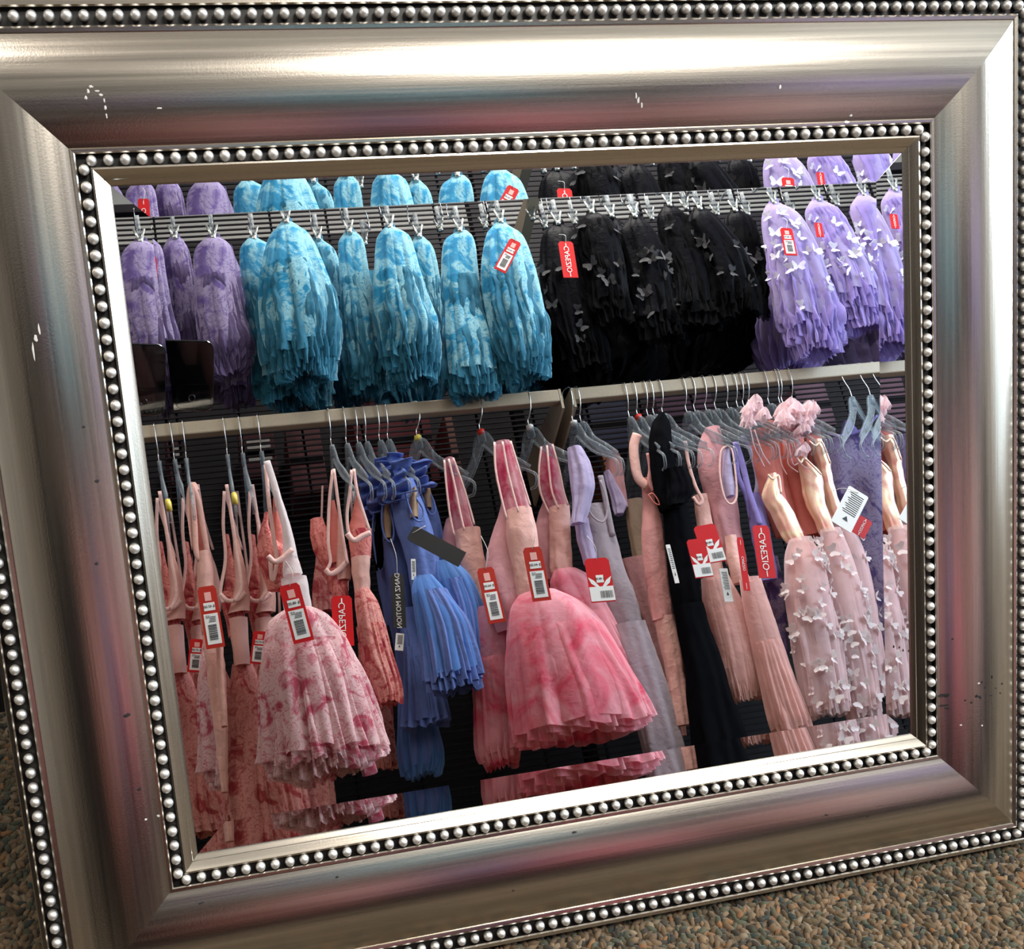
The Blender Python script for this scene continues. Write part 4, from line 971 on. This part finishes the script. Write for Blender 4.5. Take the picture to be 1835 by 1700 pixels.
# 6
e = dress((632, 850), -1.58, 'rose print dress with a narrow puffed skirt left of the periwinkle ones')
ribbon('strap', e, M['strap'], [(630, 842), (627, 880), (622, 920), (624, 950), (632, 965)], -1.56, 7)
ribbon('strap', e, M['strap'], [(634, 840), (640, 880), (652, 920), (662, 950)], -1.55, 7)
loft('lining', e, M['peachdeep'], [(890, 634, 642), (930, 628, 652), (955, 626, 658)], -1.60, .4, (3, .02, .04), seed=115, seg=36, nr=12)
ribbon('neck_band', e, M['strap'], [(622, 956), (634, 968), (650, 960), (664, 954)], -1.55, 13, .5)
loft('bodice', e, M['toile'], [(950, 624, 664), (980, 628, 664), (1002, 630, 664)], -1.58, .6, (6, .03, .05), seed=116, seg=48, nr=12)
loft('waist', e, M['peach'], [(998, 630, 664), (1030, 632, 662), (1062, 636, 662)], -1.578, .6, (4, .02, .05), seed=117, seg=48, nr=12)
skirt(e, M['toiledark'], [(1056, 634, 664), (1080, 634, 678), (1120, 640, 690), (1180, 652, 704), (1225, 668, 718), (1250, 676, 720)], -1.56, M['toile'], .7, (7, .04, .12), .04, 118, 1, .006)
# 7 periwinkle ruffle dresses
PB = [(-1.70, [(890, 668, 690), (960, 672, 698), (1040, 676, 712), (1120, 690, 722)], [(672, 905), (668, 950), (674, 1000), (682, 1024), (690, 1000), (688, 950), (684, 905)], [(664, 832), (670, 860), (666, 890), (674, 920)], 'leftmost periwinkle dress with a ruffled collar'),
      (-1.65, [(880, 684, 710), (950, 686, 716), (1010, 690, 730), (1100, 704, 742)], [(688, 890), (684, 930), (690, 962), (702, 970), (706, 950), (700, 915), (694, 890)], [(678, 822), (688, 850), (682, 880), (694, 905)], 'periwinkle ruffle dress with a black lettered tag'),
      (-1.61, [(860, 704, 742), (930, 708, 768), (1010, 730, 790), (1100, 745, 800)], [(724, 872), (732, 905), (744, 930), (756, 932), (758, 912), (744, 890), (732, 872)], [(700, 812), (712, 840), (708, 868), (722, 888)], 'periwinkle ruffle dress with the plain black tag'),
      (-1.66, [(860, 744, 764), (930, 752, 788), (990, 764, 800), (1040, 772, 812)], [(750, 868), (760, 900), (772, 922), (780, 916), (776, 895), (762, 874)], [(738, 822), (748, 840), (744, 860), (756, 876)], 'rightmost periwinkle dress with a ruffled collar')]
EP = []
for i, (y, rows, hole, col, lab) in enumerate(PB):
    e = dress((col[0][0], col[0][1]), y, lab); EP.append(e)
    loft('bodice', e, M['peri'], rows, y, .55, (5, .03, .08), seed=120 + i, seg=60)
    ribbon('armhole_binding', e, M['peri'], hole, y + .035, 5, .5, closed=True, n=40)
    cxh = sum(q[0] for q in hole) / len(hole)
    loft('lining', e, M['tan'] if i else M['blackstretch'], [(hole[0][1] + 4, cxh - 4, cxh + 4), ((hole[0][1] + hole[3][1]) / 2, cxh - 9, cxh + 8), (hole[3][1] - 4, cxh - 7, cxh + 8)], y + .026, .25, (3, .02, .03), seed=126 + i, seg=32, nr=10)
    # ruffled collar: a wavy band
    P = catmull([at(q[0], q[1], y + .05) for q in col] , 46); v, f = [], []
    for k, p in enumerate(P):
        t = k / 45; w = 0.017 * (0.7 + .3 * math.sin(t * 9))
        for s in range(5):
            q = s / 4; v.append((p[0] + (q - .3) * w * 2.6 + .007 * math.sin(k * .55 + i) * q, p[1] + .014 * math.sin(k * .55 + 1.2 * q + i) * (0.3 + q), p[2] - .004 * math.cos(k * .9) * q))
    for k in range(45):
        for s in range(4): f.append((k * 5 + s, k * 5 + s + 1, (k + 1) * 5 + s + 1, (k + 1) * 5 + s))
    o = mesh('ruffle_collar', v, f, M['peridark'], e); mo = o.modifiers.new('thick', 'SOLIDIFY'); mo.thickness = .0012
    P2 = [(x - .02, yy - .03, z - .004) for x, yy, z in v]; o = mesh('ruffle_collar', P2, f, M['peridark'], e); mo = o.modifiers.new('thick', 'SOLIDIFY'); mo.thickness = .0012
skirt(EP[0], M['peri'], [(1100, 690, 722), (1150, 704, 740), (1200, 712, 752), (1260, 716, 770), (1340, 716, 790), (1370, 720, 786)], -1.68, M['peritulle'], .6, (8, .04, .14), .05, 130, 2, .008)
skirt(EP[1], M['peri'], [(1090, 712, 752), (1160, 722, 776), (1240, 722, 796), (1290, 720, 806)], -1.63, M['peri'], .6, (8, .04, .12), .04, 131, 1, .008)
skirt(EP[2], M['peritulle'], [(1032, 742, 776), (1060, 738, 800), (1110, 746, 836), (1160, 756, 852), (1205, 764, 862)], -1.55, M['peri'], .6, (7, .03, .14), .03, 132, 3, .010)
skirt(EP[3], M['peritulle'], [(1005, 782, 816), (1040, 782, 846), (1090, 796, 866), (1160, 810, 876), (1210, 815, 878)], -1.60, M['peri'], .6, (7, .03, .12), .03, 133, 2, .010)
card(EP[1], 714, 1076, 22, 96, 3, -1.56, 'danz', thread=(700, 965), label='black hang tag with white lettering')
card(EP[2], 782, 978, 30, 100, 62, -1.50, 'black', thread=(738, 955), label='plain black hang tag, turned almost level')
card(EP[1], 741, 1020, 8, 38, 2, -1.56, 'white', label='thin white tag seen on edge')
card(EP[1], 716, 1150, 14, 30, -4, -1.56, 'white', label='small white card with a black swirl')
# 8-10 pink halter tie dye dresses
def halter(y, top, strapL, strapR, bod, back, sk, lab, seed, tg=None, b=.62):
    e = dress(top, y, lab)
    ribbon('strap', e, M['strap'], strapL, y + .02, 5, .4); ribbon('strap', e, M['strap'], [((a[0] + c[0]) / 2, (a[1] + c[1]) / 2) for a, c in zip(strapL, strapR)], y + .045, 5, .4); ribbon('strap', e, M['strap'], strapR, y + .03, 5, .4)
    # sheer halter panels between neck and bodice
    rows = []
    for k in range(6):
        t = k / 5; i1 = t * (len(strapL) - 1); i2 = t * (len(strapR) - 1)
        a = np.array(strapL[int(i1)]) if i1 == int(i1) else np.array(strapL[int(i1)]) * (1 - i1 % 1) + np.array(strapL[int(i1) + 1]) * (i1 % 1)
        c = np.array(strapR[int(i2)]) if i2 == int(i2) else np.array(strapR[int(i2)]) * (1 - i2 % 1) + np.array(strapR[int(i2) + 1]) * (i2 % 1)
        rows.append(((a[1] + c[1]) / 2, a[0], c[0]))
    loft('halter_panel', e, M['mesh'], rows, y, .35, (7, .04, .06), seed=seed, seg=56, nr=20)
    if back: loft('back_panel', e, M['mauve'], back, y - .015, .5, (4, .02, .04), seed=seed + 1, seg=48)
    loft('bodice', e, M['peach'], bod, y + .01, .6, (4, .02, .05), seed=seed + 2, seg=56)
    skirt(e, M['tiedye'], sk, y + .02, M['tiedye'], b, (7, .02, .09), .03, seed + 3, 3, .008, seg=120, step=0.009)
    return e
e = halter(-1.62, (808, 822), [(796, 824), (800, 870), (806, 920), (814, 960)], [(812, 820), (830, 870), (842, 910), (850, 940)], [(948, 814, 860), (990, 820, 866), (1040, 836, 876), (1090, 846, 884)], [(930, 800, 812), (960, 794, 824), (1000, 800, 840), (1060, 824, 860)],
           [(1090, 840, 888), (1120, 838, 905), (1180, 842, 918), (1260, 848, 924), (1330, 852, 930), (1350, 860, 928)], 'tie-dye halter dress left of the largest one, a red tag across its front', 140)
card(e, 880, 1066, 30, 100, 13, -1.53, 'red_shade', '44', thread=(862, 960), label='red price tag')
e = halter(-1.56, (902, 790), [(886, 792), (888, 840), (898, 890), (908, 930)], [(915, 790), (930, 840), (942, 880), (950, 905)], [(912, 908, 954), (950, 906, 962), (1000, 914, 966), (1060, 924, 976), (1075, 930, 980)],
           [(896, 900, 912), (920, 892, 926), (950, 882, 936), (990, 872, 944), (1040, 868, 952), (1090, 876, 960), (1130, 890, 960)],
           [(1062, 930, 1000), (1085, 916, 1040), (1130, 908, 1082), (1190, 908, 1118), (1250, 914, 1150), (1300, 920, 1168)], 'largest tie-dye halter dress with a wide pink skirt, centre of the mirror', 146)
card(e, 962, 1028, 32, 94, 11, -1.43, 'red_shade', '44', thread=(950, 930), label='brownish red price tag')
e = halter(-1.64, (985, 798), [(970, 800), (966, 840), (968, 880), (984, 920)], [(990, 796), (1002, 840), (1010, 880), (1018, 905)], [(908, 984, 1020), (950, 984, 1022), (1010, 986, 1026), (1030, 990, 1030)],
           [(900, 972, 984), (925, 962, 996), (960, 956, 1004), (1040, 962, 1006)],
           [(1020, 990, 1030), (1045, 984, 1062), (1100, 1000, 1096), (1160, 1030, 1128), (1200, 1060, 1150), (1215, 1070, 1148)], 'tie-dye halter dress partly behind the lavender one, right of the largest', 152, b=.5)
# 11 lavender flutter sleeve dress
e = dress((1025, 805), -1.62, 'grey lavender dress with wide flutter sleeves and a red and white tag')
loft('bodice', e, M['greylav'], [(905, 1046, 1086), (950, 1050, 1100), (1010, 1058, 1118), (1080, 1080, 1140), (1125, 1096, 1154)], -1.62, .6, (4, .02, .05), seed=160, seg=60)
loft('long_skirt', e, M['greylav'], [(1118, 1096, 1156), (1180, 1112, 1180), (1260, 1136, 1206), (1340, 1152, 1228), (1390, 1160, 1240), (1440, 1166, 1250)], -1.61, .6, (6, .02, .09), .02, seed=161, seg=90)
loft('flutter_sleeve', e, M['lavflutter'], [(802, 1016, 1040), (830, 1018, 1058), (870, 1022, 1066), (905, 1026, 1058), (938, 1024, 1048)], -1.57, .5, (5, .04, .14), .06, seed=162, seg=72)
loft('flutter_sleeve', e, M['lavflutter'], [(845, 1082, 1092), (880, 1092, 1112), (905, 1098, 1124), (922, 1100, 1118)], -1.66, .5, (5, .04, .12), .05, seed=163, seg=60)
loft('side_bodice', e, M['lavflutter'], [(930, 1028, 1056), (970, 1034, 1064), (1010, 1046, 1072)], -1.60, .4, (4, .02, .05), seed=164, seg=48, nr=12)
ribbon('neck_binding', e, M['greylav'], [(1052, 905), (1062, 925), (1080, 935), (1088, 918), (1086, 890), (1076, 860)], -1.575, 5, .5)
ribbon('shoulder', e, M['greylav'], [(1076, 852), (1082, 880), (1090, 920), (1098, 960)], -1.60, 14, .4)
card(e, 1075, 1039, 44, 80, 10, -1.50, 'redwhite', thread=(1052, 960), label='red and white price tag')
# 12 dusty pink pair
e = dress((1098, 812), -1.70, 'dusty pink flutter-shoulder dress mostly behind the one-shoulder dress')
loft('shoulder_panel', e, M['dusty'], [(808, 1090, 1104), (830, 1086, 1116), (870, 1090, 1120), (910, 1100, 1126)], -1.70, .4, (4, .03, .08), seed=170, seg=48)
loft('bodice', e, M['tan'], [(895, 1120, 1150), (930, 1122, 1158), (980, 1130, 1160), (1060, 1140, 1170)], -1.71, .5, (4, .02, .05), seed=171, seg=48)
loft('skirt', e, M['dusty'], [(1000, 1110, 1160), (1120, 1150, 1190), (1220, 1170, 1216), (1320, 1195, 1232)], -1.71, .5, (5, .02, .08), seed=172, seg=70)
e = dress((1145, 775), -1.60, 'dusty pink one-shoulder dress with a cut-out, left of the black dress')
ribbon('shoulder', e, M['peach'], [(1142, 778), (1136, 800), (1138, 830), (1144, 856), (1160, 872)], -1.585, 24, .35)
ribbon('strap', e, M['dusty'], [(1162, 812), (1166, 840), (1164, 862), (1172, 880)], -1.58, 12, .4)
loft('bodice', e, M['dusty'], [(858, 1148, 1168), (890, 1152, 1178), (930, 1150, 1186), (1000, 1152, 1194), (1060, 1160, 1200), (1110, 1170, 1208)], -1.60, .6, (4, .02, .06), seed=173, seg=60)
ribbon('cut_out_edge', e, M['peachdeep'], [(1162, 886), (1170, 884), (1178, 894), (1182, 904), (1172, 900)], -1.565, 3, .5, closed=True, n=24)
loft('skirt', e, M['peach'], [(1105, 1172, 1208), (1160, 1184, 1222), (1230, 1196, 1234), (1300, 1206, 1240)], -1.60, .6, (5, .02, .09), seed=174, seg=70)
# 13 black dress
e = dress((1185, 745), -1.57, 'long black dress with a ruffled shoulder')
loft('shoulder_panel', e, M['blackstretch'], [(742, 1180, 1190), (760, 1168, 1202), (800, 1164, 1206), (850, 1168, 1212), (890, 1176, 1226), (915, 1184, 1232)], -1.57, .5, (5, .03, .08), seed=180, seg=60)
loft('ruffle', e, M['blackstretch'], [(840, 1190, 1228), (862, 1196, 1238), (885, 1198, 1240), (905, 1200, 1226)], -1.55, .5, (6, .06, .14), .05, seed=181, seg=72, nr=16)
loft('bodice', e, M['blackstretch'], [(890, 1184, 1226), (960, 1192, 1242), (1040, 1200, 1252), (1090, 1208, 1258)], -1.575, .6, (4, .02, .05), seed=182, seg=60)
loft('long_skirt', e, M['blackstretch'], [(1084, 1206, 1260), (1140, 1216, 1276), (1200, 1228, 1296), (1260, 1234, 1314), (1320, 1240, 1334), (1352, 1244, 1342)], -1.57, .6, (5, .02, .10), .02, seed=183, seg=96)
card(e, 1205, 1010, 8, 72, 14, -1.50, 'white', label='thin white tag seen on edge')
# 14 peach strap dress with two tags
e = dress((1226, 790), -1.61, 'peach strap dress with two red tags right of the black dress')
ribbon('strap', e, M['peach'], [(1228, 790), (1234, 830), (1246, 870), (1258, 895), (1252, 904), (1242, 890)], -1.58, 9, .4)
loft('bodice', e, M['peach'], [(888, 1242, 1266), (930, 1246, 1276), (990, 1254, 1290), (1040, 1262, 1300)], -1.61, .6, (4, .02, .05), seed=190, seg=56)
skirt(e, M['blush'], [(1035, 1256, 1304), (1090, 1262, 1330), (1150, 1278, 1350), (1210, 1294, 1362), (1235, 1304, 1362)], -1.60, M['blush'], .6, (9, .02, .05), .06, 191, 2, .006)
card(e, 1272, 974, 42, 72, 18, -1.50, 'redwhite', label='upper red and white tag')
card(e, 1254, 1000, 34, 72, 14, -1.49, 'redwhite', label='lower red and white tag')
card(e, 1301, 1048, 16, 62, 10, -1.52, 'white', label='narrow white card')
# 15 mauve high neck dress with round opening
e = dress((1272, 765), -1.62, 'mauve pink high-neck dress with a long oval armhole')
loft('bodice', e, M['mauve'], [(766, 1262, 1290), (800, 1250, 1298), (850, 1252, 1312), (900, 1268, 1322), (960, 1284, 1330), (1010, 1300, 1338)], -1.62, .6, (4, .02, .05), seed=200, seg=60)
ribbon('armhole_binding', e, M['strap'], [(1303, 798), (1292, 810), (1290, 850), (1298, 890), (1310, 903), (1320, 890), (1318, 850), (1312, 808)], -1.565, 5, .5, closed=True, n=60)
loft('lining', e, M['lavflutter'], [(806, 1298, 1308), (850, 1296, 1314), (890, 1302, 1316)], -1.578, .25, (3, .02, .03), seed=201, seg=36, nr=12)
loft('waist', e, M['peach'], [(960, 1300, 1322), (1000, 1302, 1330), (1045, 1312, 1344)], -1.59, .6, (4, .02, .04), seed=202, seg=40, nr=12)
skirt(e, M['blush'], [(1036, 1324, 1362), (1080, 1330, 1376), (1150, 1346, 1400), (1220, 1362, 1424), (1275, 1376, 1444), (1296, 1384, 1450)], -1.57, M['blush'], .6, (5, .02, .11), .02, 203, 2, .006)
card(e, 1332, 1010, 12, 100, 8, -1.50, 'capezio', label='red tag turned edge-on')
# 16 violet twist
e = dress((1322, 790), -1.60, 'violet leotard with a twisted front beside a red lettered tag', 'leotard', 'leotard')
ribbon('twist_strap', e, M['violet'], [(1318, 792), (1330, 830), (1342, 880), (1352, 910), (1362, 940)], -1.58, 16, .45)
ribbon('twist_strap', e, M['violet'], [(1318, 800), (1322, 850), (1338, 890), (1346, 930)], -1.60, 14, .45)
ribbon('twist_strap', e, M['lavflutter'], [(1330, 780), (1346, 810), (1358, 860), (1352, 900)], -1.61, 14, .45)
loft('bodice', e, M['violet'], [(885, 1338, 1362), (930, 1344, 1376), (980, 1352, 1384), (1040, 1362, 1392)], -1.60, .6, (5, .03, .07), seed=210, seg=56)
loft('floral_skirt', e, M['purpleprint'], [(1000, 1362, 1396), (1060, 1374, 1406), (1120, 1380, 1410), (1180, 1388, 1414)], -1.63, .6, (5, .03, .08), seed=211, seg=56)
card(e, 1369, 988, 32, 100, 8, -1.50, 'capezio', label='red hang tag with white lettering')
# 17-19 iridescent dresses
def rosette(parent, cx, cy, r, y, seed, n=9):
    rg = random.Random(seed)
    for k in range(n):
        a = rg.uniform(0, 6.28); rr = r * rg.uniform(.2, .8); x, yy = cx + rr * math.cos(a), cy + rr * math.sin(a) * 1.2
        w = r * rg.uniform(.35, .6)
        loft('ruffle', parent, M['rosette'], [(yy - w * .6, x - w * .3, x + w * .3), (yy, x - w * .8, x + w * .8), (yy + w * .8, x - w, x + w)], y + rg.uniform(-.02, .03), .7, (5, .10, .25), .12, seed=seed + k, seg=48, nr=9, frill=.006)
def irid(y, lab, seed, ros, bod, inner, sk, nb, cord=None):
    e = dress((ros[0][0], ros[0][1] - ros[0][2]), y, lab)
    for i, (cx, cy, r) in enumerate(ros): rosette(e, cx, cy, r, y + .03, seed + 10 * i)
    loft('inner_bodice', e, M['peachdeep'], inner, y - .03, .5, (4, .03, .05), seed=seed + 1, seg=48)
    loft('bodice', e, M['foil'], bod, y, .5, (4, .03, .09), seed=seed + 2, seg=60, wr=.006)
    o = skirt(e, M['pinknet'], sk, y + .01, M['pinknet'], .6, (6, .02, .10), .03, seed + 3, 2, .006, seg=100)
    loft('lining', e, M['peach'], [(q[0], q[1] + 8, q[2] - 6) for q in sk[:4]], y, .5, (4, .03, .05), seed=seed + 4, seg=48)
    ribbon('neck_binding', e, M['foil'], [(bod[0][1] - 2, bod[0][0]), ((bod[0][1] + bod[0][2]) / 2, bod[0][0] + 8), (bod[0][2] + 3, bod[0][0] + 2), (bod[1][2] + 2, bod[1][0])], y + .02, 6, .5)
    butterflies(e, o, nb, 'wing_pink', seed, top=0.02, size=(.7, 1.35))
    if cord:
        for c in cord: ribbon('ruffle_cord', e, M['rosette'], c, y + .03, 3, .6)
    return e
irid(-1.58, 'iridescent peach dress with a small rosette and butterfly skirt, left of its pair', 220, [(1350, 740, 24)], [(850, 1378, 1392), (885, 1366, 1398), (920, 1382, 1422), (960, 1402, 1440), (972, 1412, 1444)], [(770, 1345, 1385), (830, 1350, 1400), (900, 1366, 1410), (960, 1390, 1440)],
     [(965, 1414, 1450), (1000, 1406, 1474), (1060, 1406, 1488), (1130, 1416, 1500), (1200, 1430, 1512), (1262, 1442, 1520)], 46, [[(1345, 770), (1352, 800), (1362, 820), (1370, 836)], [(1352, 770), (1366, 810), (1380, 832)]])
irid(-1.60, 'iridescent peach dress under the large rosette with butterfly skirt', 240, [(1415, 745, 30), (1442, 740, 26), (1436, 785, 22)], [(820, 1430, 1440), (850, 1434, 1470), (900, 1446, 1476), (945, 1466, 1494), (955, 1470, 1498)], [(760, 1400, 1440), (830, 1404, 1450), (900, 1420, 1470), (960, 1430, 1480)],
     [(948, 1468, 1504), (1000, 1470, 1524), (1070, 1480, 1544), (1150, 1492, 1558), (1230, 1508, 1572), (1268, 1514, 1576)], 34, [[(1412, 780), (1416, 810), (1422, 832), (1430, 830)], [(1430, 790), (1426, 815), (1440, 835), (1454, 840)]])
irid(-1.66, 'rear iridescent peach dress, its shiny bodice beside the purple leotard', 270, [(1450, 730, 14)], [(790, 1452, 1470), (830, 1462, 1486), (880, 1476, 1496), (930, 1488, 1510)], [(770, 1440, 1470), (850, 1452, 1490), (930, 1470, 1506)],
     [(925, 1488, 1514), (990, 1504, 1548), (1080, 1520, 1570), (1160, 1532, 1580), (1230, 1540, 1586)], 20)
e = dress((1372, 760), -1.64, 'salmon cami dress with curly edging between both rosettes')
loft('bodice', e, M['peachdeep'], [(756, 1366, 1386), (790, 1362, 1400), (850, 1374, 1412), (920, 1400, 1432), (980, 1418, 1444)], -1.64, .5, (4, .03, .06), seed=290, seg=56)
ribbon('curly_edge', e, M['strap'], [(1376, 786), (1380, 772), (1390, 774), (1396, 800), (1400, 830), (1410, 850)], -1.585, 3, .6)
ribbon('curly_edge', e, M['strap'], [(1400, 780), (1410, 770), (1414, 800), (1412, 830), (1430, 846)], -1.585, 3, .6)
# 20 purple floral leotard, broadside
e = dress((1530, 740), -1.70, 'purple floral long leotard hung broadside at the right end', 'leotard', 'leotard')
loft('bodice', e, M['purpleprint'], [(782, 1474, 1600), (810, 1470, 1612), (860, 1484, 1608), (920, 1500, 1606), (980, 1524, 1606), (1060, 1545, 1610), (1160, 1560, 1616)], -1.72, .22, (4, .02, .04), seed=300, seg=80)
ribbon('neck_binding', e, M['violet'], [(1482, 776), (1500, 780), (1530, 776), (1556, 762), (1572, 744)], -1.69, 6, .5)
loft('collar_fold', e, M['violet'], [(756, 1510, 1522), (770, 1508, 1534), (782, 1506, 1540)], -1.72, .4, (4, .04, .1), seed=301, seg=40, nr=10)
card(e, 1523, 912, 42, 86, -27, -1.50, 'white', thread=(1492, 880), label='white printed care card')
card(e, 1545, 944, 26, 40, -27, -1.51, 'capezio', label='red tag peeping out under the white card')
e = dress((1598, 720), -1.62, 'iridescent peach dress beyond the right edge, seen only in the slanted glass edge')
loft('bodice', e, M['foil'], [(790, 1600, 1640), (860, 1610, 1650), (950, 1625, 1665)], -1.62, .5, (4, .03, .09), seed=310, seg=60)
o = skirt(e, M['pinknet'], [(945, 1620, 1668), (1050, 1630, 1700), (1200, 1650, 1720)], -1.62, None, .6, (6, .02, .1), .03, 311, 1)
